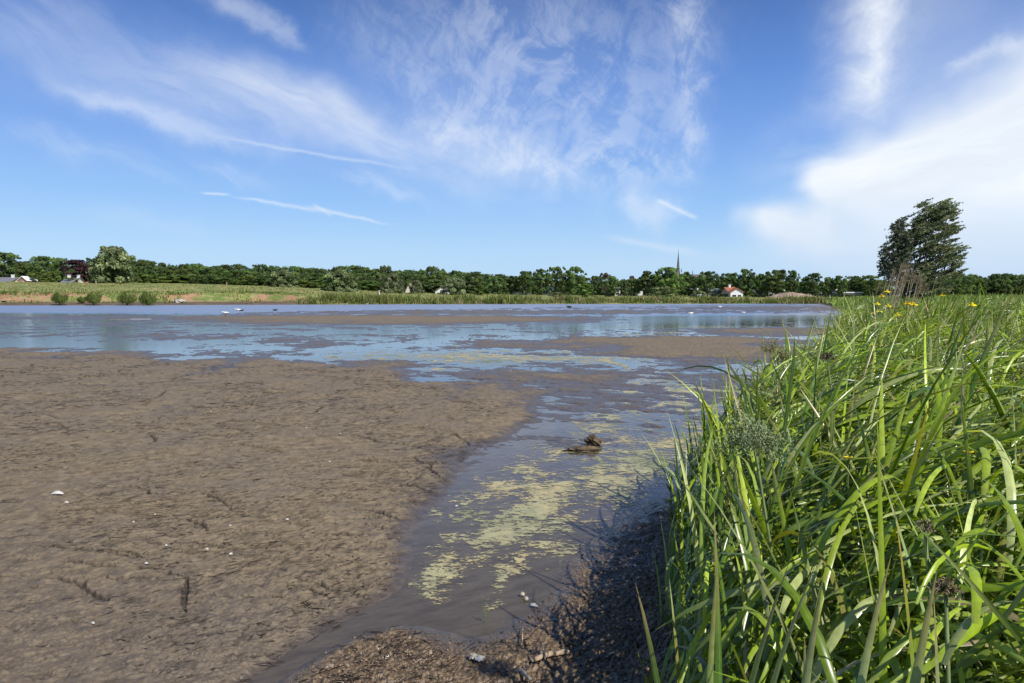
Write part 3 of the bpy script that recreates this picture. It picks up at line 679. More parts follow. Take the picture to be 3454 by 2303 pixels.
    parts = [blades(np.stack([x, y, ground_z(x, y)-.01], -1), RNG.uniform(.10, .34, n), RNG.uniform(.003, .008, n), RNG.uniform(-3.1, 3.1, n), RNG.uniform(.2, 1.2, n), RNG.uniform(.8, 2, n), np.ones(n)*1.3, cc, 5)]
    tag(blade_obj('plant_litter', parts, M_FAR), 'dead brown stalks and roots at the muddy foot of the reed bank', kind='stuff')
build_reeds()

# individually recognisable plants ------------------------------------------------------------
def sword_leaf(name, label, u, v, D, base_D, W_, bend=.5, phi=.3, twist=.2, col=(.09, .16, .03), kink=None, cat='leaf', nleaf=1, tipc=(.3, .26, .1), bx=None):
    """one long leaf (or a fan of leaves) whose tip is seen at photo pixel u, v at distance D"""
    tip = at_d(u, v, D); bx_ = tip.x + (bx if bx is not None else -.25); z0 = gz(bx_, base_D)
    d = Vector((tip.x-bx_, D-base_D, tip.z-z0)); L = d.length*(1.03+.10*bend); phi_ = math.atan2(d.y, d.x); th = math.atan2(math.hypot(d.x, d.y), d.z)
    n = 1
    root = thing(name, label, cat, (bx_, base_D, z0), group=None)
    if nleaf == 1:
        p = blades(np.array([[0, 0, -.02]]), np.array([L]), np.array([W_]), np.array([phi_]), np.array([max(0, th-bend*.5)]), np.array([th+bend*.6]), np.array([1.4]), np.array([col]), 14, np.array([twist]), None if kink is None else np.array([kink]), .22, np.array([tipc]))
        blade_obj('leaf', [p], parent=root)
    else:
        for k in range(nleaf):
            f = 1 if k == 0 else RNG.uniform(.6, .95); dp = 0 if k == 0 else RNG.normal(0, .9)
            p = blades(np.array([[RNG.normal(0, .012), RNG.normal(0, .012), -.02]]), np.array([L*f]), np.array([W_*RNG.uniform(.8, 1.1)]), np.array([phi_+dp]), np.array([max(0, th-bend*.5)+(0 if k == 0 else RNG.uniform(0, .3))]), np.array([th+bend*.6*RNG.uniform(.8, 1.5)]), np.array([1.4]), np.array([col])*RNG.uniform(.85, 1.15), 12, np.array([twist*RNG.uniform(-1, 1)]), None, .22, np.array([tipc]))
            blade_obj('leaf', [p], parent=root)
    return root
HERO = [
 ('broad pale green sword leaf curling over at the lower right corner', 3400, 2040, .95, .85, .040, 1.0, dict(bx=-.16, col=(.16, .22, .09))),
 ('upright yellow tipped iris leaf rising from the front of the sedge', 3040, 1760, 1.15, 1.05, .024, .15, dict(bx=.03, col=(.11, .17, .03), tipc=(.40, .30, .06))),
 ('dark upright sword leaf standing before the left edge of the sedge', 2428, 1765, 1.45, 1.40, .026, .12, dict(bx=.0, col=(.05, .10, .02))),
 ('short pale blunt leaf standing upright near the bottom of the bank', 2378, 1965, 1.25, 1.20, .024, .15, dict(bx=-.01, col=(.17, .25, .07))),
 ('olive leaf leaning right out of the bottom edge', 2565, 1965, 1.2, 1.15, .024, .35, dict(bx=-.13, col=(.10, .15, .03))),
 ('notched green leaf with pale insect scars leaning right', 2625, 1975, 1.15, 1.1, .022, .4, dict(bx=-.14, col=(.15, .22, .06))),
 ('pale broad leaf with crossing shadows in the lower middle of the bank', 2695, 2030, 1.15, 1.1, .030, .3, dict(bx=-.05, col=(.20, .26, .12))),
 ('arched leaf with a hooked brown tip in the lower middle of the bank', 2815, 2070, 1.1, 1.06, .026, .8, dict(bx=-.04, col=(.17, .23, .10))),
 ('white ribbed narrow leaf standing beside the curling corner leaf', 3180, 2050, 1.05, 1.02, .028, .12, dict(bx=.01, col=(.20, .27, .16))),
 ('wide smooth leaf slanting up to the right near the bottom edge', 3175, 2015, 1.1, .95, .032, .3, dict(bx=-.22, col=(.12, .19, .05))),
 ('grey green sedge leaf folded sharply at its top beside the seed head', 2440, 1440, 2.2, 2.05, .028, .15, dict(bx=.13, col=(.13, .20, .07), nleaf=1)),
 ('long folded sedge blade slanting down right in the middle of the bank', 2510, 1610, 1.9, 1.65, .026, .1, dict(bx=.36, col=(.13, .19, .08))),
 ('long pale striped blade slanting down from the middle of the bank', 2900, 1560, 1.7, 1.45, .022, .15, dict(bx=.25, col=(.17, .25, .12))),
 ('second long striped blade crossing the middle of the bank', 2960, 1540, 1.8, 1.5, .020, .15, dict(bx=.33, col=(.20, .28, .14))),
 ('dark curved leaf standing alone against the water above the sedge', 2590, 1118, 4.6, 4.5, .024, .35, dict(bx=.14, col=(.05, .10, .02))),
 ('dark curved leaf tip rising beside a pale straight leaf against the mud', 2805, 1045, 5.6, 5.5, .028, .4, dict(bx=-.15, col=(.05, .10, .02))),
 ('pale straight leaf reaching above the waterline near the irises', 2888, 1000, 5.2, 5.1, .026, .15, dict(bx=-.05, col=(.15, .22, .09))),
 ('dark green leaf leaning right high over the reeds at the right edge', 3390, 1010, 3.0, 2.7, .032, .25, dict(bx=-.60, col=(.055, .11, .02))),
 ('tall dark iris leaf leaning right against the far reed bed', 3240, 1035, 4.2, 4.0, .028, .3, dict(bx=-.35, col=(.055, .11, .025))),
 ('dark blade standing at the right of the bank against far reeds', 3418, 1045, 4.4, 4.3, .022, .2, dict(bx=-.05, col=(.055, .11, .025))),
 ('green blade leaning right from the sedge crest below the iris flowers', 2885, 1112, 3.2, 2.9, .028, .3, dict(bx=-.55, col=(.10, .17, .03))),
 ('ribbon leaf drooping right over the centre of the bank', 2905, 1475, 2.4, 2.2, .024, .6, dict(bx=-.42, col=(.12, .19, .05))),
 ('long streaming leaf sweeping right below the seed head', 2860, 1560, 2.0, 1.9, .026, 1.2, dict(bx=-.34, col=(.10, .17, .05))),
 ('dark vertical blade in the upper middle of the bank', 3250, 1200, 2.8, 2.75, .026, .15, dict(bx=.04, col=(.06, .12, .03))),
 ('silvery striped blade standing upright at the right edge of the bank', 3408, 1300, 2.2, 2.15, .022, .1, dict(bx=.03, col=(.20, .28, .15))),
 ('silvery striped blade standing upright in the centre right of the bank', 3160, 1160, 2.9, 2.85, .022, .08, dict(bx=-.01, col=(.18, .26, .14))),
 ('pale blade pointing up from the water side of the sedge', 2505, 1395, 3.6, 3.5, .020, .15, dict(bx=.03, col=(.16, .24, .06))),
 ('green blade pointing up left of the seed head', 2405, 1405, 3.4, 3.3, .018, .2, dict(bx=-.04, col=(.15, .23, .05))),
]
for lb, u, v, D, bD, w, b, kw in HERO:
    kw['col'] = tuple(min(.5, c_*1.75) for c_ in kw.get('col', (.09, .16, .03)))
    sword_leaf('sword_leaf', lb, u, v, D, bD, w, b, **kw)
# low plants at the bottom of the mud: yellow shoot, star-shaped tuft, lone stem
r = sword_leaf('grass_shoot', 'yellow green young shoot at the bottom edge beside the dark shade', 2138, 2165, 2.6, 2.62, .020, .15, col=(.26, .27, .04), bx=.06, nleaf=3, cat='shoot')
r = sword_leaf('grass_shoot', 'thin lone green stem standing on the mud at the bottom edge', 2045, 2195, 2.75, 2.76, .005, .1, col=(.12, .17, .05), bx=-.01, cat='shoot')
def leaf_tuft(label, u, v, D, n, L, W_, cat='plant', up=.9, col=(.12, .19, .04)):
    c = at_d(u, v, D); z0 = gz(c.x, D); t = thing('broadleaf_weed', label, cat, (c.x, D, z0)); H = c.z-z0
    st = MB(); st.tube([(0, 0, -.02), (.01, 0, H*.5), (0, .01, H)], [.004, .0035, .002], 5)
    link('stem', st.mesh('stem', M_STEM, True), t)
    for k in range(n):
        f = (k+.5)/n; ph = k*2.4+RNG.normal(0, .3)
        p = blades(np.array([[0, 0, H*(.12+.88*f)]]), np.array([L*RNG.uniform(.7, 1.2)*(1.1-.4*f)]), np.array([W_*RNG.uniform(.8, 1.2)]), np.array([ph]), np.array([.9-.6*f]), np.array([1.7-.9*f*up]), np.array([1.2]), np.array([col])*RNG.uniform(.8, 1.25), 7, np.array([RNG.normal(0, .3)]), None, .12, None, 'oval')
        blade_obj('leaf', [p], parent=t)
    return t
M_STEM = plain('green_stem', (.13, .17, .05), .6, .2, 30)
leaf_tuft('star shaped grass tuft hanging over the shaded mud at the foot of the bank', 2260, 2085, 3.05, 11, .17, .013, up=.2)
leaf_tuft('leafy willowherb shoot at the left corner of the bank with yellow leaves', 2262, 1610, 4.35, 26, .085, .017)
leaf_tuft('second leafy shoot just right of the corner weed on the bank', 2300, 1625, 4.25, 22, .08, .016)
leaf_tuft('small leafy shoot low down in front of the corner weed', 2275, 1720, 4.1, 14, .07, .02, col=(.20, .25, .06))
leaf_tuft('bushy leafy weed half hidden behind the two corner shoots', 2345, 1640, 4.4, 22, .08, .016)
leaf_tuft('dark leafy weed standing at the mid bank waterline', 2590, 1290, 7.6, 20, .14, .03, col=(.07, .11, .03))
def panicle(label, u, v, D, R, n, bD=None, bx=.12, col=(.17, .20, .11), sp=.006):
    c = at_d(u, v, D); bD = bD or D-.1; x0 = c.x+bx; z0 = gz(x0, bD); t = thing('club_rush', label, 'club rush', (x0, bD, z0))
    top = c - Vector((x0, bD, z0)); st = MB(); st.tube([(0, 0, -.02), top*.5+Vector((.01, 0, .02)), top], [.006, .005, .0035], 6)
    link('stem', st.mesh('stem', M_STEM, True), t)
    pts = []; ray = MB()
    for k in range(26):
        a = RNG.uniform(0, 6.28); e = RNG.uniform(-.35, 1.3); L = R*RNG.uniform(.45, 1.0)
        d = Vector((math.cos(a)*math.cos(e)*1.1, math.sin(a)*math.cos(e)*.8, math.sin(e)*.8))*L
        ray.tube([top, top+d*.6+Vector((0, 0, R*.08)), top+d], [.0014, .001, .0006], 3, False)
        for j in range(n//26): pts.append(top + d*RNG.uniform(.55, 1.15) + Vector(RNG.normal(0, R*.13, 3)))
    link('flower_stalks', ray.mesh('flower_stalks', M_STEM), t)
    m = len(pts); pr = np.array([tuple(p) for p in pts]); cc = np.array([col])*RNG.uniform(.6, 2.3, m)[:, None]
    p = blades(pr, RNG.uniform(sp*1.2, sp*2.4, m), np.full(m, sp*.9), RNG.uniform(-3.1, 3.1, m), RNG.uniform(0, 1.5, m), RNG.uniform(0, 1.5, m), np.ones(m), cc, 3, None, None, .5, None, 'oval')
    blade_obj('spikelets', [p], M_FAR, t)
    return t
panicle('large grey green branching seed head over the left edge of the sedge', 2545, 1500, 2.15, .115, 1900, sp=.005)
panicle('small seed head against the mud left of the tall dark curved leaf', 2600, 1185, 4.8, .10, 420, col=(.16, .14, .08))
panicle('brown seed head on the crest of the sedge beside the open mud', 2640, 1160+55, 4.6, .09, 420, col=(.13, .12, .06))
panicle('dark dried seed head hidden in the upper sedge', 2790, 1212, 3.6, .045, 300, col=(.10, .085, .05))
panicle('dark brown seed head low on the right of the bank', 3190, 1990, 1.25, .03, 260, col=(.12, .09, .055), bx=-.02, sp=.004)
panicle('brown speckled seed head below the crossing blades on the right', 3120, 1785, 1.5, .022, 160, col=(.16, .13, .08), bx=.02, sp=.004)

def iris(label, flowers, col=(.85, .66, .02)):
    """flowers: list of (u, v, D) seen positions; the first gives the base"""
    c0 = at_d(flowers[0][0], flowers[0][1], flowers[0][2]*.87); z0 = gz(c0.x, flowers[0][2]*.87); t = thing('yellow_iris', label, 'iris', (c0.x, flowers[0][2]*.87, z0), group='yellow irises on the bank')
    for f in flowers:
        top = at_d(f[0], f[1], f[2]*.87) - Vector(t.location); st = MB(); st.tube([(0, 0, -.03), top*.5+Vector((-.01, 0, .03)), top], [.006, .005, .004], 5)
        link('stem', st.mesh('stem', M_STEM, True), t)
        n = 9; ph = np.concatenate([np.arange(3)*2.094, np.arange(3)*2.094+.5, np.arange(3)*2.094+1.05])+RNG.uniform(0, 2)
        L = np.array([.062]*3+[.058]*3+[.045]*3); W_ = np.array([.046]*3+[.038]*3+[.02]*3)
        p = blades(np.tile(np.array(top), (n, 1)), L, W_, ph, np.array([.7]*3+[1.1]*3+[.1]*3), np.array([2.4]*3+[1.9]*3+[.6]*3), np.ones(n), np.tile(np.array([col]), (n, 1))*RNG.uniform(.85, 1.1, n)[:, None], 6, None, None, .2, None, 'oval')
        p[2][:, :3] = np.array(col)
        blade_obj('flower', [p], M_PETAL, t)
    m = 14; p = blades(np.concatenate([RNG.normal(0, .09, (m, 2)), np.full((m, 1), -.03)], 1), RNG.uniform(.8, 1.3, m), RNG.uniform(.022, .034, m), RNG.uniform(-1.5, 1.8, m), RNG.uniform(.02, .15, m), RNG.uniform(.2, .7, m), np.full(m, 1.6), greens(m)*.75, 8)
    for k in range(m): pass
    blade_obj('leaves', [p], parent=t)
    return t
M_PETAL = leafy('petals', .2, .3, .5, tint=(1.2, 1.1, .5))
iris('iris with the highest yellow flower of the left group', [(2993, 985, 12.0)])
iris('iris bearing two yellow flowers one above the other left of the highest bloom', [(2975, 1000, 12.2), (2967, 1010, 12.1)])
iris('iris with a large yellow bloom at the left front of the flower group', [(2960, 1027, 11.8)])
iris('iris with a yellow bloom directly below the highest flower', [(2997, 1034, 11.9)])
iris('iris with a small pale bloom lowest at the water side of the group', [(2938, 1058, 11.6), (2964, 1052, 11.6)], (.6, .55, .08))
iris('iris carrying a row of three yellow blooms side by side', [(3058, 1026, 10.5), (3070, 1028, 10.5), (3082, 1029, 10.4)])
iris('iris with a yellow bloom low in front of the row of three', [(3028, 1064, 10.0)])
iris('lone iris flower above the reeds beneath the windblown tree', [(3177, 998, 12.5)])
iris('lone iris flower far to the right of the windblown tree', [(3281, 1031, 9.0)])
def small_flower(label, u, v, D):
    c = at_d(u, v, D); z0 = gz(c.x, D); t = thing('buttercup', label, 'buttercup', (c.x, D, z0)); H = c.z-z0; st = MB(); st.tube([(0, 0, -.02), (.01, .01, H*.6), (0, 0, H)], [.0018]*3, 4); link('stem', st.mesh('stem', M_STEM), t)
    n = 5; p = blades(np.tile([[0, 0, H]], (n, 1)), np.full(n, .017), np.full(n, .015), np.arange(n)*1.257, np.full(n, .8), np.full(n, 1.3), np.ones(n), np.tile([[.75, .55, .02]], (n, 1)), 4, None, None, .2, None, 'oval'); p[2][:, :3] = (.75, .55, .02)
    blade_obj('petals', [p], M_PETAL, t)
small_flower('small yellow flower among the sedge left of centre of the bank', 2862, 1548, 2.2); small_flower('small yellow flower among the sedge at the right of the bank', 3268, 1530, 2.0)
small_flower('tiny yellow flower on the corner weed by the mud', 2257, 1688, 4.1)

def plume_reed():
    """last year's brown reed stems with plumes in front of the windblown tree"""
    k = 0
    for i in range(34):
        u = RNG.uniform(3000, 3120) if i < 26 else RNG.uniform(2960, 3160); D = RNG.uniform(17, 21); v = RNG.uniform(888, 965) + (abs(u-3062)/60)**2*14
        top = at_d(u, v, D); bx = top.x-RNG.uniform(.1, .5); z0 = gz(bx, D); t = thing('plume_reed', 'dry tan reed stalk with a feathery plume before the windblown tree', 'reed', (bx, D, z0), group='dry plumed reeds in front of the windblown tree')
        d = top-Vector((bx, D, z0)); m = MB(); m.tube([(0, 0, -.05), d*.5+Vector((-.05, 0, .03)), d*.85+Vector((-.02, 0, 0)), d], [.009, .008, .006, .004], 4); link('stalk', m.mesh('stalk', M_STRAW), t)
        n = 34; s_ = RNG.uniform(0, 1, n); pr = np.array(d)+np.stack([-.03*s_, np.zeros(n), -.24*s_], -1)
        p = blades(pr, RNG.uniform(.07, .15, n), np.full(n, .014), RNG.normal(.1, .8, n), RNG.uniform(.2, .9, n), RNG.uniform(.9, 2.0, n), np.ones(n), np.array([[.30, .23, .16]])*RNG.uniform(.6, 1.2, n)[:, None], 3)
        blade_obj('plume', [p], M_FAR, t)
M_STRAW = plain('straw', (.33, .26, .16), .8, .2, 5)
plume_reed()

# ---------------------------------------------------------------- trees
def rot_quads(P, N, size, asp=1.0, rng=RNG, up=None):
    """leaf quads centred at P, facing N (jittered), long axis along `up` when given"""
    n = len(P); N = N/np.maximum(np.linalg.norm(N, axis=1), 1e-6)[:, None]
    r = rng.normal(0, 1, (n, 3)) if up is None else up + rng.normal(0, .25, (n, 3))
    a = np.cross(N, r); a /= np.maximum(np.linalg.norm(a, axis=1), 1e-6)[:, None]; b = np.cross(a, N)
    s = (size*rng.uniform(.6, 1.3, n))[:, None]*.5
    V = np.stack([P-a*s*.5-b*s*asp*.6, P+a*s-b*s*asp*.1, P+b*s*asp, P-a*s+b*s*asp*.0], 1)
    return V.reshape(-1, 3), np.arange(n*4).reshape(n, 4)
def crown_mesh(seed, nclump, nleaf, leaf, pal, shape='round', base=.18, droop=0.0, zf=.8, cr=(.085, .155), name='crown'):
    """a crown in unit size (width 1, height 1): leaves spread over many clumps, gaps between them"""
    rg = np.random.default_rng(seed); cl = []
    while len(cl) < nclump:
        z = rg.uniform(0, 1); a = rg.uniform(0, 6.283); k = {'round': .42, 'dome': .45, 'tall': .5, 'weep': .28, 'full': .52}[shape]
        prof = math.sqrt(max(0, 1-((z-k)/(1-k))**2)) if z > k else {'round': .62+.38*z/k, 'dome': .72+.28*z/k, 'tall': .7+.3*z/k, 'weep': 1.0, 'full': 1.0}[shape]
        q = rg.random()**.38 if rg.random() < .8 else rg.random()
        wob = 1+.20*math.sin(a*2+seed)+.12*math.sin(a*3+z*5+seed)
        r = rg.uniform(*cr)
        rr = max(0, .5*prof*wob-r*.62)*q
        if rg.random() < (.22 if shape != 'weep' else .08): r *= .5; rr = .5*prof*wob*rg.uniform(.93, 1.10); z = min(1.0, z*rg.uniform(1.0, 1.06))
        cl.append((rr*math.cos(a), rr*math.sin(a), min(base+(1-base)*z, 1.0-r*.95), r))
    P, N, C = [], [], []
    per = nleaf//nclump
    for x, y, z, r in cl:
        d = rg.normal(0, 1, (per, 3)); d /= np.linalg.norm(d, axis=1)[:, None]; d[:, 2] = np.where(d[:, 2] < -.3, -d[:, 2]*.6, d[:, 2])
        q = rg.uniform(.55, 1.05, per)**.6
        P.append(np.array([x, y, z]) + d*(r*q)[:, None]*[1, 1, zf]); N.append(d*1.0+rg.normal(0, .55, (per, 3)))
        C.append(np.tile(pal[rg.integers(0, len(pal))]*rg.uniform(.6, 1.5), (per, 1))*rg.uniform(.65, 1.35, per)[:, None])
    P, N, C = map(np.concatenate, (P, N, C)); P[:, 2] = np.maximum(P[:, 2], .02)
    if droop: P[:, 2] -= droop*rg.random(len(P))*.1
    V, Q = rot_quads(P, N, np.full(len(P), leaf), 1.2 if not droop else 2.2, rg, None if not droop else np.array([.15, 0, -1.0]))
    CC = np.ones((len(V), 4)); CC[:, :3] = np.repeat(C, 4, 0)
    return make_mesh(name, V, Q, M_LEAF, {'col': ('FLOAT_COLOR', CC)}), cl
def trunk_mesh(seed, cl, r=.028, top=.75, forks=9):
    rg = np.random.default_rng(seed+900); m = MB()
    m.tube([(0, 0, -.03), (.005, 0, .15), (.01, .01, .4), (0, 0, top)], [r*1.25, r, r*.7, r*.25], 7)
    for k in rg.choice(len(cl), min(forks, len(cl)), replace=False):
        x, y, z, _ = cl[k]; z0 = min(z*.75, rg.uniform(.18, .5)); m.tube([(0, 0, z0), (x*.5, y*.5, (z0+z)*.5-.01), (x, y, z)], [r*.5, r*.3, r*.1], 5)
    return m.mesh('trunk', M_BARK, True)
PAL = dict(
 dark=np.array([[.094, .157, .045], [.119, .192, .052], [.077, .127, .045], [.140, .213, .057]]), mid=np.array([[.128, .210, .048], [.158, .240, .056], [.105, .172, .048]]),
 bright=np.array([[.167, .257, .048], [.141, .223, .046], [.192, .281, .058]]), pale=np.array([[.244, .275, .135], [.207, .244, .115], [.275, .299, .164], [.170, .207, .091]]),
 grey=np.array([[.209, .226, .133], [.233, .238, .157], [.174, .197, .116]]), copper=np.array([[.077, .038, .048], [.057, .031, .041], [.102, .048, .055]]), bronze=np.array([[.146, .102, .094], [.119, .094, .069], [.171, .127, .102]]),
 olive=np.array([[.171, .204, .094], [.204, .231, .111], [.137, .171, .085]]))
for _k in ('dark', 'mid', 'bright'): PAL[_k] = PAL[_k]*np.array([1.0, .90, 1.15])
PAL['pale'] = PAL['pale']*np.array([.84, .86, .86]); PAL['grey'] = PAL['grey']*np.array([1.05, 1.12, 1.0])
PROTO = {}
def proto(kind, var):
    key = (kind, var)
    if key not in PROTO:
        pal, shp, base, nc, nl, lf, dr = {
            'dark': ('dark', 'round', .08, 80, 10500, .040, 0), 'mid': ('mid', 'round', .08, 80, 10500, .040, 0), 'oak': ('dark', 'dome', .14, 76, 10500, .040, 0), 'midoak': ('mid', 'dome', .12, 76, 10500, .040, 0),
            'tall': ('dark', 'tall', .14, 46, 5200, .055, 0), 'bright': ('bright', 'round', .04, 44, 6000, .052, 0), 'willow': ('pale', 'weep', .03, 90, 11000, .038, 1.0), 'grey': ('grey', 'weep', .03, 80, 9000, .038, 1.0),
            'copper': ('copper', 'dome', .06, 56, 7500, .050, 0), 'bronze': ('bronze', 'round', .2, 34, 4200, .05, 0), 'bush': ('bright', 'full', -.02, 44, 5500, .06, 0), 'olivebush': ('olive', 'full', -.02, 44, 6000, .05, 0),
            'wood': ('dark', 'full', .02, 120, 12000, .034, 0), 'woodmid': ('mid', 'full', .02, 120, 12000, .034, 0)}[kind]
        sd_ = hash_s(kind)+var*17; cm, cl = crown_mesh(sd_, nc, nl, lf, PAL[pal], shp, base, dr, 1.9 if 'wood' in kind else .95, (.05, .095) if 'wood' in kind else (.075, .14))
        PROTO[key] = (cm, trunk_mesh(sd_, cl, .03 if kind not in ('bush', 'olivebush') else .02))
    return PROTO[key]
def hash_s(s): return sum((i+1)*ord(c) for i, c in enumerate(s)) % 9973
def tree(kind, u0, u1, vtop, D, label, group=None, name=None, cat='tree', var=None, vbase=None, zb=None):
    """a tree whose crown spans photo columns u0..u1 and whose top is seen at row vtop, standing at distance D"""
    uc = (u0+u1)/2; x = (uc-CU)/F*D/cp; top = at_d(uc, vtop, D).z
    z0 = zb if zb is not None else gz(x, D); w = (u1-u0)/F*D*1.06; h = top-z0
    if vbase is not None: z0 = at_d(uc, vbase, D).z; h = top-z0
    cm, tm = proto(kind, (int(uc) % 3) if var is None else var)
    nm = name or {'willow': 'willow', 'grey': 'willow', 'copper': 'copper_beech', 'bush': 'bush', 'olivebush': 'bush', 'oak': 'oak_tree', 'midoak': 'oak_tree'}.get(kind, 'broadleaf_tree')
    t = thing(nm, label, cat if 'bush' not in kind else 'bush', (x, D, z0-.1), RNG.uniform(0, 6.28) if abs(w-h) < .5*h or True else 0, group, (w, w, h+.1))
    link('crown', cm, t); link('trunk', tm, t)
    return t
WOODG = 'trees of the dense wood behind the meadow'
MARKS = [(0, 'the tall dark left edge tree'), (150, 'the broad green tree at the left'), (270, 'the copper beech'), (395, 'the big pale willow'), (515, 'the plain meadow edge'), (616, 'the low light green tree'), (740, 'the thin pale post'), (843, 'the bright yellow green tree'),
 (962, 'the first meadow willow'), (1060, 'the small low trees'), (1151, 'the largest meadow willow'), (1245, 'the low dull tree'), (1325, 'the grey windblown willow'), (1385, 'the thatched barn'), (1490, 'the white farmhouse'), (1545, 'the grey leaning willow'), (1615, 'the round bright bush'), (1690, 'the first oaks of the row'),
 (1770, 'the house with the white gable'), (1875, 'the left tall oak'), (1940, 'the right tall oak'), (2015, 'the bronze leaved tree'), (2115, 'the red terrace house'), (2185, 'the large oak by the spire'), (2286, 'the church spire'), (2383, 'the domed oak right of the church'), (2480, 'the red roofed cottage'), (2610, 'the widest oak'), (2680, 'the earth mound'), (2750, 'the open oak with bare trunk'), (2875, 'the long white hall'), (2960, 'the last broad oak'),
 (3220, 'the foot of the windblown willow'), (3330, 'the reeds right of the willow'), (3430, 'the right edge of the photo'), (3560, 'the reeds beyond the right edge')]
def name_row(items, row, what):
    """labels of a row of trees: the landmark each stands behind and its order there"""
    by = {}
    for u, t in sorted(items, key=lambda q: q[0]): by.setdefault(min(MARKS, key=lambda m_: abs(m_[0]-u))[1], []).append(t)
    o = ('leftmost', 'second', 'third', 'fourth', 'fifth')
    for mk, ts in by.items():
        for k, t in enumerate(ts): t['label'] = f"{row} {what} behind {mk}" if len(ts) == 1 else f"{row} {what}, {o[k]} of those behind {mk}"
def woods():
    tops = [(440, 880), (520, 888), (600, 893), (680, 898), (760, 897), (830, 900), (900, 903), (980, 905), (1060, 904), (1130, 908), (1200, 903), (1290, 908), (1400, 911), (1480, 914), (1570, 916), (1640, 928), (1700, 934)]
    tx, tv = zip(*tops)
    KW = (('dark', 'wood', 'wood', 'woodmid', 'mid'), ('dark', 'mid', 'wood', 'woodmid', 'wood', 'bright'))
    for row, (D, dv, step) in enumerate(((262, -1, 44), (247, 16, 40), (236, 34, 46))):
        u = 440 + row*13; its = []
        while u < (1700 if row < 2 else 1660):
            w = step*RNG.uniform(1.7, 2.7); v = np.interp(u, tx, tv) + dv + RNG.normal(0, 5.5)
            kd = KW[min(row, 1)][RNG.integers(0, 5+min(row, 1))]; w *= 1 if 'wood' in kd else .74
            it = tree(kd, u-w/2, u+w/2, v, D+RNG.uniform(-4, 4), 'dark green broadleaf tree in the dense wood behind the meadow', WOODG)
            its.append((u, it)); u += step*RNG.uniform(.65, 1.0)
        name_row(its, ('back row', 'middle row', 'front row')[row], 'tree of the wood')
    # far right wood behind the reed bed
    g2 = 'trees of the dark wood at the right edge'
    for row, (D, dv, step) in enumerate(((215, 0, 42), (203, 14, 46))):
        u = 3190+row*20; its = []
        while u < 3620:
            w = step*RNG.uniform(1.7, 2.5); v = np.interp(u, [3180, 3260, 3310, 3380, 3454], [926, 926, 934, 928, 932])+dv+RNG.normal(0, 3)
            it = tree('wood' if RNG.random() < .75 else 'woodmid', u-w/2, u+w/2, v, D+RNG.uniform(-3, 3), 'dark green tree in the wood behind the reed bed at the right edge', g2, vbase=1000); its.append((u, it)); u += step*RNG.uniform(.75, 1.05)
        name_row(its, ('back row', 'front row')[row], 'tree')
    # screen of trees behind the houses on the right half
    g3 = 'trees behind the houses across the lake'
    for D, lo, hi, dv in ((300, 1690, 2960, 0), (330, 1690, 2990, 6)):
        u = lo; its = []
        while u < hi:
            w = 46*RNG.uniform(1.5, 2.2); v = np.interp(u, [1690, 1980, 2000, 2100, 2200, 2300, 2400, 2500, 2600, 2700, 2800, 2950], [938, 945, 950, 948, 940, 935, 948, 940, 935, 955, 948, 945])+RNG.normal(0, 4)+dv
            it = tree('wood' if RNG.random() < .6 else 'woodmid', u-w/2, u+w/2, v, D, 'dark tree in the screen behind the houses across the lake', g3, vbase=1003); its.append((u, it)); u += 46*RNG.uniform(.7, 1.1)
        name_row(its, 'nearer screen' if D == 300 else 'farther screen', 'tree')
    # left edge behind the named trees
    its = []
    for k, u in enumerate(range(-60, 440, 38)):
        its.append((u, tree('wood', u-30, u+32, 893+RNG.normal(0, 5), 262, 'dark green tree behind the large trees at the left', 'trees behind the large trees at the left')))
    name_row(its, 'farthest', 'tree')
woods()
T = tree
T('dark', -50, 82, 850, 240, 'tall dark tree at the left edge above the first house'); T('mid', 62, 134, 880, 238, 'medium tree filling the gap right of the tall left edge tree'); T('midoak', 112, 200, 863, 236, 'broad green tree left of the copper beech')
T('mid', 178, 242, 868, 243, 'green tree just behind the copper beech on its left'); T('copper', 222, 322, 876, 234, 'dark purple copper beech left of the big pale willow'); T('dark', 290, 372, 870, 240, 'dark tree behind the left side of the big pale willow')
T('bush', 93, 170, 918, 231, 'rounded bright green bush between the two left houses'); T('bright', 160, 214, 914, 232, 'small bright tree right of the rounded bush at the left'); T('olivebush', 228, 276, 936, 229, 'low green bush in front of the copper beech')
T('willow', 318, 472, 828, 222, 'big pale willow with ragged top at the left', vbase=963); T('bright', 560, 672, 928, 232, 'low light green tree at the foot of the wood'); T('bright', 812, 874, 926, 230, 'bright yellow green tree at the wood edge')
T('willow', 918, 1006, 909, 220, 'pale willow standing before the middle of the wood', vbase=975); T('bright', 1000, 1052, 942, 228, 'low green tree right of the first meadow willow'); T('bright', 1040, 1092, 952, 227, 'small low tree left of the second meadow willow')
T('willow', 1098, 1204, 908, 205, 'largest pale willow on the meadow with its crown to the ground', vbase=988); T('mid', 1205, 1290, 945, 228, 'low dull tree right of the largest meadow willow'); T('grey', 1286, 1364, 920, 215, 'grey windblown willow before the wood', vbase=988)
T('grey', 1384, 1426, 944, 214, 'small slim grey willow beside the thatched roof', vbase=992); T('grey', 1492, 1574, 934, 212, 'grey leaning willow right of the white farmhouse', vbase=995); T('bush', 1588, 1642, 974, 214, 'round bright bush at the end of the wood')
T('mid', 1450, 1520, 912, 240, 'green tree above the white farmhouse'); T('dark', 1570, 1640, 916, 236, 'dark tree above the round bright bush')
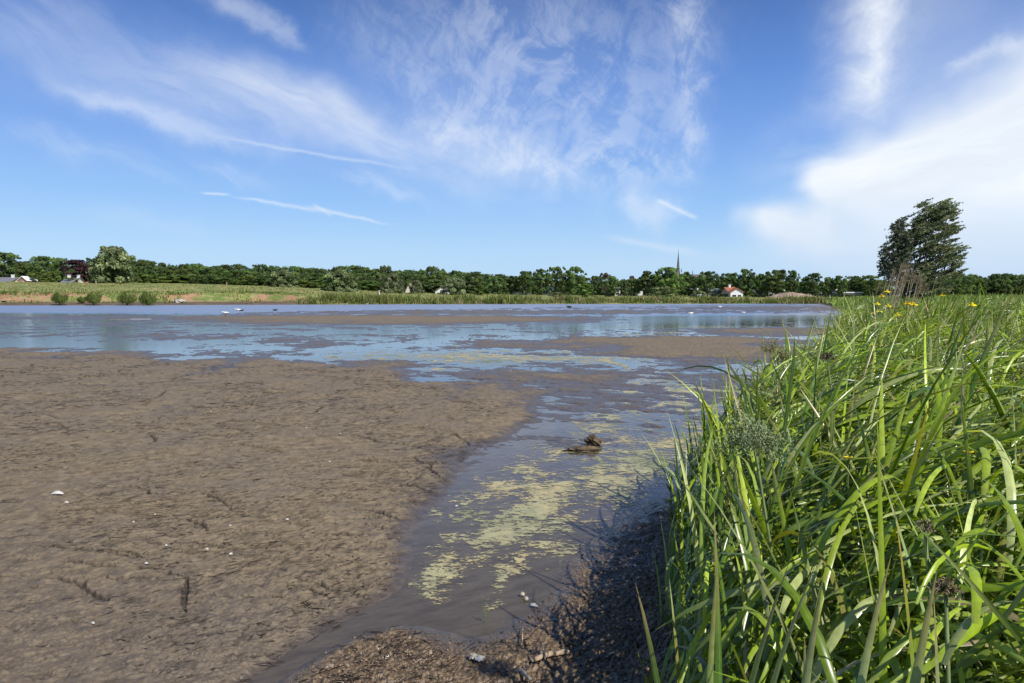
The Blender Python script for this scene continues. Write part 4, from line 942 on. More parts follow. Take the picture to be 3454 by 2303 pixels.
for a in (('dark', 1640, 1700, 932, 'first oak of the row left of the tall pair'), ('oak', 1690, 1760, 930, 'low oak above the pink gabled house'), ('oak', 1738, 1806, 914, 'oak with a rounded top above the white gable'), ('oak', 1796, 1856, 906, 'oak left of the tall pair of oaks'),
          ('midoak', 1846, 1912, 899, 'left one of the tall pair of oaks'), ('midoak', 1902, 1976, 899, 'right one of the tall pair of oaks ending the row'), ('oak', 1980, 2036, 930, 'small oak right of the tall pair'),
          ('midoak', 2038, 2088, 931, 'light oak before the bronze tree'), ('oak', 2086, 2120, 941, 'small oak beside the white terrace'), ('midoak', 2116, 2160, 939, 'light oak between the white houses'),
          ('oak', 2150, 2216, 913, 'large oak left of the tallest tree before the spire'), ('midoak', 2205, 2306, 901, 'tallest broad tree just left of the spire base'), ('oak', 2286, 2354, 928, 'dark oak below the second spirelet'),
          ('oak', 2352, 2416, 914, 'domed dark oak right of the church'), ('oak', 2420, 2492, 921, 'oak left of the red roofed cottage'), ('dark', 2474, 2548, 907, 'pointed dark oak right of the red roofed cottage'),
          ('mid', 2542, 2580, 922, 'slim oak left of the widest oak'), ('oak', 2562, 2664, 910, 'widest domed oak above the flat roofed houses'), ('dark', 2646, 2690, 911, 'upright oak right of the widest oak'),
          ('bright', 2684, 2736, 935, 'light green tree behind the earth mound'), ('oak', 2710, 2770, 920, 'open oak with a bare trunk right of the mound'), ('midoak', 2766, 2808, 934, 'small round tree left of the long white hall'),
          ('oak', 2800, 2850, 929, 'dark oak at the long white hall'), ('oak', 2848, 2906, 930, 'dark oak right of the long white hall'), ('midoak', 2886, 2966, 928, 'broad oak at the end of the row left of the windblown tree')):
    T(a[0], a[1], a[2], a[3], 226+(int(a[1]) % 7)*1.6, a[4], vbase=1000 if a[1] > 1690 else None)
T('bronze', 2012, 2068, 920, 244, 'bronze leaved tree rising behind the row left of the spire', vbase=1000, name='broadleaf_tree'); T('dark', 2296, 2330, 916, 248, 'dark treetop directly right of the spire', vbase=1000); T('bronze', 2112, 2146, 930, 246, 'dull brownish treetop left of the large oak', vbase=1000)
T('bush', 1932, 2006, 958, 190, 'rounded light green bush at the lake side in front of the tall oaks', vbase=1002); T('olivebush', 2188, 2286, 964, 196, 'grey olive willow bush in front of the spire trees', vbase=1004); T('bright', 2226, 2290, 938, 205, 'light green tree beside the olive willow bush', vbase=1002)
T('olivebush', 2326, 2374, 980, 200, 'low dull bush right of the olive willow bush', vbase=1003); T('olivebush', 1855, 1912, 984, 195, 'low bush before the tall pair of oaks', vbase=1001); T('bush', 2512, 2540, 981, 214, 'small yellow green bush right of the red roofed cottage', vbase=997)
T('olivebush', 2940, 3010, 968, 150, 'dull bush between the oak row and the windblown tree', vbase=1004)
# willow shrubs at the waterline on the left
def shrub(label, u0, u1, vt, D, dark=False):
    uc = (u0+u1)/2; x = (uc-CU)/F*D; z0 = at_d(uc, 1027, D).z; z0 = gz(x, D); H = at_d(uc, vt, D).z-z0; w = (u1-u0)/F*D
    t = thing('willow_shrub', label, 'shrub', (x, D, z0), 0, 'willow shrubs at the left waterline'); m = MB()
    for k in range(9):
        a = k*.7; m.tube([(0, 0, -.1), (math.cos(a)*w*.12, math.sin(a)*w*.12, H*.4), (math.cos(a)*w*.28, math.sin(a)*w*.28, H*.8)], [.05, .04, .02], 4)
    link('stems', m.mesh('stems', M_BARK), t)
    n = 1500; a = RNG.uniform(0, 6.28, n); s_ = RNG.uniform(.05, 1, n)**.7; rr = RNG.uniform(0, 1, n)**.5*w*.5*(.45+.55*np.sin(np.clip(s_*2.0, 0, 2.2)))
    pr = np.stack([rr*np.cos(a), rr*np.sin(a)*.8, s_*H*.82*(1-.25*(rr/w*2)**2)*(1+.18*np.sin(a*3)+.12*np.sin(a*7))], -1); cc = np.array([[.16, .21, .055]])*RNG.uniform(.55, 1.35, n)[:, None]
    p = blades(pr, RNG.uniform(.2, .5, n)*H/2.2, np.full(n, .07), a, np.full(n, .1), RNG.uniform(.1, .6, n), np.ones(n), cc, 3, None, None, .2, None, 'oval')
    blade_obj('foliage', [p], M_FAR, t)
shrub('round dark willow shrub standing left of the other shrubs at the waterline', 178, 232, 985, 126); shrub('smallest low shrub beside the forked shrub at the waterline', 264, 294, 1000, 130); shrub('spreading willow shrub second from the left at the waterline', 292, 345, 986, 125.5)
shrub('bushy willow shrub left of its twin at the waterline', 396, 466, 986, 125.5); shrub('rightmost willow shrub beside the white rubble heap', 470, 532, 983, 125)

def wind_tree():
    """the tall willow on the right, branches and leaf sprays streaming to the right"""
    D = 58.0; pxm = D/F; base = at_d(3105, 1000, D); z0 = gz(base.x, D)
    def loc(u, v): p = at_d(u, v, D); return np.array([p.x-base.x, 0, p.z-z0])
    def build(label, lobes, n, leafc, wx, bx, sd_, stream=1.0, leaf=.10, nm='willow'):
        rg = np.random.default_rng(sd_); t = thing(nm, label, 'tree', (base.x, D, z0)); b0 = loc(bx, 985); b0[2] = 0; m = MB()
        m.tube([b0-[0, 0, .2], b0*.9+loc(*lobes[0][:2])*.1, b0*.6+loc(*lobes[0][:2])*.4+[-.1, 0, 0]], [.16, .13, .08], 8)
        P, U, C = [], [], []
        for (u, v, ru, rv, wt) in lobes:
            c = loc(u, v)
            st = b0*.6+loc(*lobes[0][:2])*.4; m.tube([b0*.8+st*.2, st*.5+c*.5+[-.15, rg.normal(0, .3), 0], c+[0, rg.normal(0, .3), 0]], [.06, .04, .015], 5)
            k = int(n*wt); ncl = max(10, int(70*wt*4)); cc = np.stack([rg.uniform(-1, 1, ncl*3), rg.uniform(-1, 1, ncl*3)], -1); cc = cc[np.hypot(cc[:, 0], cc[:, 1]) < 1][:ncl]; ncl = len(cc)
            cx = c[0]+cc[:, 0]*ru*pxm; cz = c[2]-cc[:, 1]*rv*pxm; cy = rg.normal(0, ru*pxm*.55, ncl)
            for j in range(min(ncl, 26)): m.tube([c, (c+np.array([cx[j], cy[j], cz[j]]))/2, (cx[j], cy[j], cz[j])], [.03, .02, .008], 3, False)
            w_ = rg.integers(0, ncl, k); q = rg.uniform(0, 1, k)**1.2         # along each spray, which sweeps right and up
            L = rg.uniform(.6, 1.5, ncl)[w_]
            sx = (q-.4)*L*1.0; sz = (q-.4)*L*.46 + rg.normal(0, .06, k)*(1.2-q)
            P.append(np.stack([cx[w_]+sx*stream+rg.normal(0, .07, k), cy[w_]+rg.normal(0, .16, k), cz[w_]+sz], -1))
            U.append(np.tile([1.0, 0, .35], (k, 1))); C.append(leafc[rg.integers(0, len(leafc), ncl)][w_]*rg.uniform(.65, 1.35, k)[:, None])
        P, U, C = map(np.concatenate, (P, U, C)); N = rg.normal(0, 1, P.shape); V, Q = rot_quads(P, N, np.full(len(P), leaf), 2.6, rg, U)
        CC = np.ones((len(V), 4)); CC[:, :3] = np.repeat(C, 4, 0)
        link('crown', make_mesh('crown', V, Q, M_LEAF, {'col': ('FLOAT_COLOR', CC)}), t); link('trunk', m.mesh('trunk', M_BARK, True), t)
    build('tall windblown willow leaning right beside the reed bed', [(3115, 850, 52, 85, .24), (3130, 770, 48, 55, .14), (3180, 760, 32, 55, .11), (3160, 712, 26, 20, .035), (3118, 695, 17, 14, .02), (3178, 690, 20, 12, .02), (3206, 716, 13, 20, .018), (3195, 830, 34, 52, .10), (3212, 765, 14, 26, .025), (3090, 745, 18, 22, .03),
        (3110, 930, 60, 48, .13), (3185, 915, 42, 52, .12), (3060, 810, 26, 45, .06), (3215, 880, 14, 40, .02), (3140, 975, 55, 22, .08), (3100, 960, 60, 34, .14), (3070, 935, 34, 40, .06), (3090, 985, 60, 22, .08)], 24000, np.array([[.16, .19, .11], [.20, .23, .13], [.13, .155, .09], [.26, .28, .18]]), 0, 3105, 5)
    build('thin blue grey willow standing at the left side of the windblown willow', [(3035, 830, 30, 45, .28), (3030, 765, 16, 22, .10), (3022, 790, 12, 16, .05), (2995, 850, 22, 28, .10), (3010, 910, 34, 34, .24), (2985, 900, 16, 26, .06), (3040, 880, 30, 40, .2)], 7500, np.array([[.13, .15, .115], [.17, .19, .14], [.10, .12, .09]]), 0, 3060, 9, .6, .10)
wind_tree()
#==BUILT==
# ---------------------------------------------------------------- buildings across the lake
def house(name, label, u0, u1, veave, vridge, D, wall, roof, vbase=1000, gable='side', depth=8.0, wins=(), chims=(), door=None, cat='house', hip=0.0, rz=0.0, winmat=None):
    """u0..u1 span of the wall, eave and ridge rows; wins: (x0, x1, z0, z1) as fractions of wall width / eave height"""
    a, b = at_d(u0, vbase, D), at_d(u1, vbase, D); w = b.x-a.x; z0 = at_d(u0, vbase, D).z; H = at_d(u0, veave, D).z-z0; R = at_d(u0, vridge, D).z-z0
    t = thing(name, label, cat, ((a.x+b.x)/2, D, z0), rz)
    m = MB(); hw = w/2; m.box(-hw, 0, -1, hw, depth, H)
    if gable == 'front': m.add([(-hw, 0, H), (hw, 0, H), (0, 0, R), (-hw, depth, H), (hw, depth, H), (0, depth, R)], [(0, 1, 2), (5, 4, 3)])
    elif gable == 'side': m.add([(-hw, 0, H), (-hw, depth, H), (-hw, depth/2, R), (hw, 0, H), (hw, depth, H), (hw, depth/2, R)], [(2, 1, 0), (3, 4, 5)])
    link('wall', m.mesh('wall', wall), t)
    r = MB(); o = .35; th = .18
    if gable == 'front':
        for s_ in (-1, 1):
            V = [(s_*(hw+o), -o, H-.25), (0, -o, R+.05), (0, depth+o, R+.05), (s_*(hw+o), depth+o, H-.25)]; V += [(x, y, z+th) for x, y, z in V]; r.add(V, [(0, 1, 2, 3), (7, 6, 5, 4), (0, 4, 5, 1), (3, 2, 6, 7), (0, 3, 7, 4), (1, 5, 6, 2)])
    elif gable == 'side':
        for s_ in (0, 1):
            ye = -o if s_ == 0 else depth+o; V = [(-hw-o, ye, H-.25), (hw+o, ye, H-.25), (hw+o-hip, depth/2, R+.05), (-hw-o+hip, depth/2, R+.05)]; V += [(x, y, z+th) for x, y, z in V]; r.add(V, [(0, 1, 2, 3), (7, 6, 5, 4), (0, 4, 5, 1), (2, 6, 7, 3), (0, 3, 7, 4), (1, 5, 6, 2)])
    else: r.box(-hw-.4, -.4, H+.003, hw+.4, depth+.4, max(R, H+.3))
    rf = link('roof', r.mesh('roof', roof), t)
    for k, cx in enumerate(chims):
        c = MB(); x = -hw+w*cx; c.box(x-.35, depth/2-.35, R-.8, x+.35, depth/2+.35, R+1.0); c.box(x-.42, depth/2-.42, R+1.003, x+.42, depth/2+.42, R+1.12); link('chimney', c.mesh('chimney', M_WHITE), rf)
    for (x0, x1, y0, y1) in wins:
        f = MB(); X0, X1, Z0, Z1 = -hw+w*x0, -hw+w*x1, H*y0, H*y1; f.box(X0-.08, -.06, Z0-.08, X1+.08, -.003, Z1+.08); wn = link('window', f.mesh('window', M_WHITE), t)
        g_ = MB(); mid = (X0+X1)/2; g_.box(X0, -.09, Z0, mid-.03, -.063, Z1); g_.box(mid+.03, -.09, Z0, X1, -.063, Z1); link('pane', g_.mesh('pane', winmat or M_GLASS), wn)
    if door:
        d_ = MB(); d_.box(-hw+w*door, -.08, -.2, -hw+w*door+1.0, -.004, 2.1); link('door', d_.mesh('door', M_GLASS), t)
    return t
W2 = [(.12, .3, .35, .75), (.42, .58, .35, .75), (.7, .88, .35, .75)]
house('house', 'grey roofed house with a white chimney at the left edge', -60, 32, 951, 936, 228, M_CREAM, M_SLATE, 962, 'side', chims=(.82,), wins=W2)
house('house', 'brick house with a white edged gable near the left edge', 62, 90, 945, 933, 226, M_BRICK, M_WHITE, 962, 'front', wins=[(.35, .65, .45, .8)])
house('house', 'house with a grey roof and chimneys beside the copper beech', 206, 242, 952, 937, 226, M_CREAM, M_SLATE, 963, 'side', chims=(.06, .94), wins=W2)
house('shed', 'low shed with a reddish roof in front of the copper beech', 276, 298, 956, 950, 224, M_BRICK, M_REDTILE, 962, 'side', cat='shed')
house('barn', 'barn with a steep thatched roof at the edge of the wood', 1368, 1392, 982, 958, 226, M_CREAM, M_THATCH, 992, 'front', cat='barn')
house('farmhouse', 'bright white farmhouse with arched openings before the wood', 1468, 1516, 982, 966, 224, M_WHITE, M_THATCH, 992, 'front', wins=[(.12, .24, .1, .6), (.38, .62, .05, .75), (.76, .88, .1, .6)])
house('house', 'small red roofed house with white ends under the low oak', 1728, 1762, 981, 972, 232, M_WHITE, M_REDTILE, 993, 'side', wins=W2[:2])
house('house', 'house with a white gable right of the small red roofed house', 1764, 1792, 984, 970, 233, M_WHITE, M_SLATE, 994, 'front', wins=[(.35, .65, .3, .7)])
house('house', 'low grey roofed house behind the trunks of the tall oaks', 1832, 1880, 984, 970, 236, M_WHITE, M_SLATE, 995, 'side', wins=W2, chims=(.5,))
house('house', 'tall white narrow house left of the red terrace', 2074, 2092, 972, 968, 232, M_CREAM, M_SLATE, 999, 'flat', wins=[(.2, .8, .2, .45), (.2, .8, .6, .85)])
house('house', 'white two storey house with a red ground floor terrace', 2098, 2136, 973, 969, 234, M_WHITE, M_SLATE, 999, 'flat', wins=[(.08, .35, .55, .85), (.45, .9, .55, .85), (.1, .9, .08, .38)])
house('house', 'small white box house with one dark window', 2146, 2168, 976, 973, 233, M_WHITE, M_WHITE, 997, 'flat', wins=[(.15, .5, .35, .75)])
house('house', 'low white house between the domed oak and its neighbour', 2352, 2392, 978, 972, 236, M_WHITE, M_WHITE, 999, 'flat', wins=W2)
house('house', 'pale bungalow right of the domed oak', 2394, 2430, 982, 974, 238, M_WHITE, M_SLATE, 1000, 'side', wins=W2[1:])
house('cottage', 'white cottage with a bright red tiled roof', 2459, 2490, 985, 970, 225, M_CREAM, M_REDTILE, 1002, 'side', wins=[(.14, .36, .1, .5), (.52, .8, .1, .5)], chims=(.5,), depth=9)
cg = house('cottage', 'white gable wing standing in front of the red tiled cottage', 2464, 2506, 984, 973, 221, M_WHITE, M_REDTILE, 1002, 'front', wins=[(.15, .45, .1, .45), (.6, .85, .1, .45)], depth=3)
house('house', 'white framed modern house left of the mound', 2572, 2592, 980, 976, 230, M_CREAM, M_WHITE, 1000, 'flat', wins=[(.2, .8, .2, .7)])
house('house', 'modern house with a long white fascia left of the mound', 2588, 2642, 981, 976, 234, M_SLATE, M_WHITE, 1000, 'flat', wins=[(.1, .35, .1, .6), (.45, .75, .1, .6)])
house('house', 'grey roofed house right of the earth mound', 2728, 2772, 991, 977, 232, M_CREAM, M_SLATE, 1001, 'side', wins=W2)
house('hall', 'long white flat hall near the end of the oak row', 2846, 2906, 988, 984.5, 230, M_SLATE, M_WHITE, 1001, 'flat', wins=[(.05, .45, .2, .6), (.55, .95, .2, .6)], cat='hall')
house('hall', 'small white roofed block left of the long white hall', 2818, 2844, 980, 975.5, 240, M_SLATE, M_WHITE, 1001, 'flat', wins=[(.1, .8, .3, .6)], cat='hall')
def church():
    D = 600.0; c = at_d(2286, 990, D); z0 = c.z; t = thing('church', 'church with a tall thin spire rising above the trees', 'church', (c.x, D, z0))
    H = lambda v: at_d(2286, v, D).z - z0
    m = MB(); m.box(-1.35, -1.35, -6, 1.35, 1.35, H(916)); link('tower', m.mesh('tower', M_STONE), t)
    s_ = MB(); s_.tube([(0, 0, H(916)+.01), (0, 0, H(880)), (0, 0, H(858)), (0, 0, H(845))], [1.5, .78, .30, .12], 8); sp_ = link('spire', s_.mesh('spire', M_SPIRE), t)
    x_ = MB(); x_.tube([(0, 0, H(845)), (0, 0, H(841))], [.09, .05], 4); x_.box(-.4, -.05, H(843), .4, .05, H(842.3)); link('cross', x_.mesh('cross', M_SPIRE), sp_)
    for sx in (-1.3, 2.3):
        p = MB(); p.tube([(sx, -2.3, H(918)), (sx, -2.3, H(912)), (sx, -2.3, H(905))], [.45, .4, .05], 6); link('pinnacle', p.mesh('pinnacle', M_SPIRE), t)
    n = MB(); n.box(1.36, -4, -6, 26, 4, H(935)); link('nave', n.mesh('nave', M_STONE), t)
    r = MB(); r.add([(1.37, -4.5, H(935)+.01), (26, -4.5, H(935)+.01), (26, 4.5, H(935)+.01), (1.37, 4.5, H(935)+.01), (1.37, 0, H(925)), (26, 0, H(925))], [(0, 1, 5, 4), (2, 3, 4, 5), (0, 4, 3), (1, 2, 5), (0, 3, 2, 1)]); rf = link('roof', r.mesh('roof', M_SPIRE), t)
    f = MB(); f.tube([(12.7, 0, H(927)), (12.7, 0, H(920)), (12.7, 0, H(909))], [.5, .35, .05], 6); link('ridge_turret', f.mesh('ridge_turret', M_SPIRE), rf)
church()
def pole(label, u, vb, vt, D, r=.07, m_=None, cat='pole'):
    p = at_d(u, vb, D); z0 = gz(p.x, D); h = at_d(u, vt, D).z-z0; m = MB(); m.tube([(0, 0, -.3), (0, 0, h)], [r, r*.8], 6); m.box(-r*1.4, -r*1.4, h+.002, r*1.4, r*1.4, h+.1)
    tag(link('post', m.mesh('post', m_ or M_STRAW), None, (p.x, D, z0)), label, cat)
pole('grey wooden post on the bank crest left of the big pale willow', 324, 958, 944, 200, .16); pole('pale thin post before the wood right of the low light green tree', 765, 966, 952, 200, .14); pole('short white marker post on the meadow right of the largest willow', 1279, 988, 981, 195, .22, M_WHITE)
def hedge(label, u0, u1, vb, vt, D):
    """clipped hedge: one long body of leaves"""
    a, b = at_d(u0, vb, D), at_d(u1, vb, D); L = b.x-a.x; h = at_d(u0, vt, D).z-a.z; t = thing('hedge', label, 'hedge', ((a.x+b.x)/2, D, a.z))
    n = int(L*90); P = np.stack([RNG.uniform(-L/2, L/2, n), RNG.uniform(-.6, .6, n), h*RNG.uniform(0, 1, n)**.7*(1+.12*np.sin(RNG.uniform(0, 6, n)))], -1)
    V, Q = rot_quads(P, RNG.normal(0, 1, (n, 3)), np.full(n, .38), 1.2); C = np.ones((len(V), 4)); C[:, :3] = np.repeat(np.array([[.03, .045, .02]])*RNG.uniform(.6, 1.5, n)[:, None], 4, 0)
    link('foliage', make_mesh('foliage', V, Q, M_LEAF, {'col': ('FLOAT_COLOR', C)}), t); m = MB(); [m.tube([(x, 0, -.2), (x, 0, h*.5)], [.05, .04], 4) for x in np.arange(-L/2+.3, L/2, 1.5)]; link('stems', m.mesh('stems', M_BARK), t)
hedge('dark clipped hedge below the widest oak', 2534, 2600, 1003, 993, 219); hedge('dark hedge in front of the long white hall', 2770, 2900, 1003, 996, 219); hedge('dark hedge before the white terrace houses', 2040, 2072, 1001, 988, 219); hedge('dark low hedge left of the red roofed cottage', 2400, 2456, 1003, 992, 219)
def mound():
    D = 200.0; c = at_d(2680, 1004, D); m = MB(); nx, ny = 60, 24; L = 170/F*D; x = np.linspace(-L/2, L/2, nx); y = np.linspace(-5, 5, ny); X, Y = np.meshgrid(x, y)
    Z = 1.75*np.clip(1-(np.abs(X+.8)/(L*.5))**1.7, 0, 1)*np.clip(1-(Y/5)**2, 0, 1)**.7 + fbm(X, Y, 2.5, 4, 501)*.25*np.clip(1-(Y/5)**2, 0, 1) - .15
    i = np.arange(nx*ny).reshape(ny, nx); q = np.stack([i[:-1, :-1], i[:-1, 1:], i[1:, 1:], i[1:, :-1]], -1).reshape(-1, 4)
    tag(link('earth_mound', make_mesh('earth_mound', np.stack([X.ravel(), Y.ravel(), Z.ravel()], -1), q, M_DIRT, None, True), None, (c.x, D, c.z)), 'heap of bare pinkish brown earth in front of the far houses', 'mound')
M_STRAWW = plain('rubble', (.5, .48, .43), .9, .3, 4)
M_DIRT = plain('dirt', (.30, .225, .165), .95, .3, .8, .1, .05, 3); mound()
def lump(name, label, cat, loc, size, m_, seed=1, amp=.25, n=24, group=None, rz=0.0, flat=True):
    """an irregular solid: a sphere pushed in and out by noise"""
    th, ph = np.meshgrid(np.linspace(0, np.pi, n), np.linspace(0, 2*np.pi, n*2, endpoint=False), indexing='ij'); d = np.stack([np.sin(th)*np.cos(ph), np.sin(th)*np.sin(ph), np.cos(th)], -1)
    r = 1 + amp*(fbm(d[..., 0]*2+seed*3.1+d[..., 2]*1.7, d[..., 1]*2-seed+d[..., 2], 1.0, 4, seed, .6)); V = (d*r[..., None]*np.array(size)*.5).reshape(-1, 3)
    i = np.arange(n*2*n).reshape(n, n*2); j = np.roll(i, -1, 1); q = np.stack([i[:-1], i[1:], j[1:], j[:-1]], -1).reshape(-1, 4)
    o = link(name, make_mesh(name, V, q, m_, None, not flat), None, loc); o.rotation_euler = (0, 0, rz); return tag(o, label, cat, group)
M_CLOD = plain('clod', (.115, .085, .05), .75, .45, 14, .3, .012, 40); x, y = at(2000, 1502)
lump('mud_clod', 'dark knobbly clod standing in the channel with its reflection', 'clod', (x, y, .045), (.155, .13, .125), M_CLOD, 3, .55, 40)
for k in range(7):
    a = k*.9; lump('mud_lump', 'small lump clinging to the side of the dark knobbly clod', 'clod', (x+math.cos(a)*.055, y-.03+math.sin(a)*.03, .03+.07*((k*37) % 10)/10), (.05, .045, .04), M_CLOD, 20+k, .5, 12, 'lumps on the knobbly clod') if k < 3 else None
x, y = at(1968, 1519); lump('mud_slab', 'flat muddy slab lying in the channel in front of the clod', 'slab', (x, y, .012), (.36, .20, .055), M_CLOD, 9, .35, 40)
# driftwood, litter and feathers ------------------------------------------------------------
M_WOOD = plain('dead_wood', (.42, .31, .20), .8, .3, 20, .3, .004, 60); M_GREYWOOD = plain('grey_wood', (.20, .18, .155), .8, .3, 20, .3, .003, 60)
def stick(label, a, b, r, m_, cat='stick', lift=.008, bend=.01, name='driftwood_stick'):
    (xa, ya), (xb, yb) = at(*a), at(*b); za, zb_ = max(gz(xa, ya), 0)+lift, max(gz(xb, yb), 0)+lift; m = MB(); d = Vector((xb-xa, yb-ya, zb_-za)); pts = [d*s_+Vector((0, 0, bend*math.sin(s_*3.14)))+Vector(RNG.normal(0, r*.25, 3)) for s_ in np.linspace(0, 1, 8)]
    m.tube(pts, [(r*1.25*k_, r*.8*k_) for k_ in (.6, .9, 1, .95, 1.05, .9, 1, .85)], 7); tag(link(name, m.mesh(name, m_, True), None, (xa, ya, za)), label, cat)
stick('pale peeled bark stick lying on the mud at the bottom edge', (1790, 2262), (1918, 2230), .010, M_WOOD, lift=.018)
stick('grey dead twig poking in at the bottom edge of the mud', (1745, 2290), (1790, 2330), .007, M_GREYWOOD, lift=.02); stick('thin brown twig standing out of the mud near the bottom', (1760, 2205), (1762, 2140), .004, M_WOOD, lift=.02)
stick('left one of two long white planks on the far wet mud', (362, 1078), (430, 1079), .017, M_STRAW, 'plank', .02, 0, 'plank'); stick('right one of two long white planks on the far wet mud', (434, 1077), (510, 1077), .017, M_CREAMW, 'plank', .02, 0, 'plank')
stick('short brown root across the pale bark stick', (1826, 2210), (1838, 2268), .003, M_GREYWOOD, lift=.03)
M_SHELL = plain('shell', (.38, .34, .27), .5, .2, 40)
def scrap(label, u, v, s, cat, m_, group=None, name='feather', seed=0):
    x, y = at(u, v); z = max(gz(x, y), 0)
    rg = np.random.default_rng(seed+5); a = rg.uniform(-.5, .5); m = MB(); pts = []
    for k in range(7):
        q = k/6; w = math.sin(math.pi*(q*.9+.07))*s*.22; pts.append((q*s-s/2, w, .15*s*math.sin(q*3)+.01)); pts.append((q*s-s/2, -w, .12*s*math.sin(q*3)+.006)); pts.append((q*s-s/2, 0, .22*s*math.sin(q*3)+.014))
    F_ = []
    for k in range(6): b = k*3; F_ += [(b, b+3, b+5, b+2), (b+2, b+5, b+4, b+1), (b+1, b+4, b+3, b)]
    m.add(pts, F_); o = link(name, m.mesh(name, m_), None, (x, y, z+.004)); o.rotation_euler = (0, 0, a); return tag(o, label, cat, group)
scrap('largest white feather lying on the cracked mud at the left', 195, 1697, .10, 'feather', M_CREAMW, seed=1); scrap('small white feather just below the largest one on the mud', 226, 1729, .03, 'feather', M_CREAMW, seed=2)
for k, (u, v) in enumerate(((470, 1343), (712, 1404), (524, 1770), (452, 1797), (778, 1810), (970, 1788), (780, 1908), (562, 1878), (495, 1940), (1086, 1593), (1035, 1470), (1112, 1580), (700, 1890), (316, 2150), (1148, 1489), (1440, 1452), (1000, 1240), (1540, 1712))):
    scrap('tiny white feather scrap scattered on the brown mudflat', u, v, RNG.uniform(.009, .020), 'feather', M_CREAMW, 'tiny white scraps scattered on the mudflat', seed=30+k)
scrap('white paper scrap at the water edge below the shaded mud', 1801, 2050, .045, 'scrap', M_CREAMW, name='paper_scrap', seed=60); scrap('white scrap on the mud by the foot of the corner weed', 2144, 1752, .045, 'scrap', M_CREAMW, name='paper_scrap', seed=61)
lump('shell', 'pale round shell at the edge of the channel', 'shell', (*at(1762, 2012), .014), (.028, .024, .026), M_SHELL, 4, .3, 12); lump('shell', 'second pale shell touching the first at the channel edge', 'shell', (*at(1775, 2026), .012), (.024, .02, .024), M_SHELL, 6, .3, 12)
x, y = at(1610, 2250); lump('bread_crust', 'white and yellow lumpy scrap on the mud at the bottom', 'scrap', (x+.012, y-.012, gz(x, y)+.028), (.045, .03, .02), M_CREAMW, 7, .6, 16); lump('bread_crust', 'pale yellow crumb behind the white lumpy scrap', 'scrap', (x-.02, y+.012, gz(x, y)+.028), (.03, .04, .02), M_SHELL, 8, .6, 14)
def sprout():
    x, y = at(1637, 2100); t = thing('grass_sprout', 'small three pronged green sprout standing in the shallow water', 'sprout', (x, y, 0))
    for (dx, dz) in ((-.012, .095), (.004, .11), (.03, .095)):
        m = MB(); m.tube([(0, 0, -.05), (.0, 0, .03), (dx, .0, dz)], [.0022, .002, .0008], 5); link('shoot', m.mesh('shoot', M_STEM, True), t)
sprout()
lump('rubble_heap', 'heap of white rubble at the foot of the left bank', 'rubble', (at_d(552, 1006, 128).x, 134, gz(at_d(552, 1006, 128).x, 134)+.2), (1.9, .9, .55), M_STRAWW, 15, .8, 26)
# birds ------------------------------------------------------------
M_GOOSE = plain('goose_brown', (.16, .125, .095), .8, .3, 6); M_DARKB = plain('dark_plumage', (.03, .03, .032), .7, .2, 6); M_WB = plain('white_plumage', (.75, .74, .70), .7, .06, 6); M_GREYB = plain('grey_plumage', (.35, .33, .30), .8, .2, 6); M_BEAK = plain('beak', (.5, .2, .05), .5, .1)
def bird(label, x, y, z, s, body, head='up', rz=0.0, legs=True, cat='goose', name='goose', group=None):
    t = thing(name, label, cat, (x, y, z), rz, group); lg = .22*s if legs else -.02*s; m = MB()
    pts = [(-.42, 0, .16), (-.30, 0, .15), (-.12, 0, .12), (.08, 0, .12), (.22, 0, .17)]; rs = [(.015, .02), (.07, .06), (.13, .12), (.125, .12), (.075, .075)]
    if head == 'up': pts += [(.29, 0, .30), (.31, 0, .42), (.34, 0, .47), (.39, 0, .475)]; rs += [(.04, .04), (.032, .032), (.042, .038), (.02, .02)]
    else: pts += [(.30, 0, .20), (.36, 0, .23), (.41, 0, .225)]; rs += [(.05, .05), (.05, .045), (.02, .02)]
    m.tube([(px*s, py*s, pz*s+lg) for px, py, pz in pts], [(a*s, b*s) for a, b in rs], 10); link('body', m.mesh('body', body, True), t)
    hp = pts[-1]; b = MB(); b.tube([(hp[0]*s, 0, hp[2]*s+lg), ((hp[0]+.07)*s, 0, (hp[2]-.015)*s+lg)], [.016*s, .006*s], 5); link('beak', b.mesh('beak', M_BEAK), t)
    w = MB(); 
    for s_ in (-1, 1): w.tube([(.10*s, s_*.11*s, .16*s+lg), (-.12*s, s_*.125*s, .15*s+lg), (-.38*s, s_*.04*s, .17*s+lg)], [(.02*s, .05*s), (.02*s, .075*s), (.008*s, .012*s)], 6)
    link('wings', w.mesh('wings', body, True), t)
    if legs:
        for s_ in (-1, 1): l_ = MB(); l_.tube([(0, s_*.05*s, lg+.04*s), (0, s_*.05*s, .02*s), (.05*s, s_*.05*s, .005)], [.012*s, .01*s, .014*s], 5); link('leg', l_.mesh('leg', M_BEAK), t)
def bird_at(label, u, D, s, body, **k):
    p = at_d(u, 1020, D); z = max(gz(p.x, D), 0); bird(label, p.x, D, z, s, body, **k)
bird_at('brown goose facing left, left one of the pair on the far mud strip', 831, 128.5, .95, M_GOOSE, rz=math.pi*.95); bird_at('brown goose standing upright, right one of the pair on the far mud strip', 851, 128.8, .95, M_GOOSE, rz=.3)
bird_at('dark bird on the mud strip at the left edge of the photo', 14, 127.5, 1.3, M_DARKB, head='low', cat='bird', name='waterbird', rz=.2)
bird_at('pale grey goose swimming left of its companion before the reeds', 1167, 134, 1.0, M_GREYB, legs=False, rz=.2); bird_at('pale grey goose swimming nearest the end of the reeds', 1238, 135, 1.0, M_GREYB, legs=False, rz=-.1)
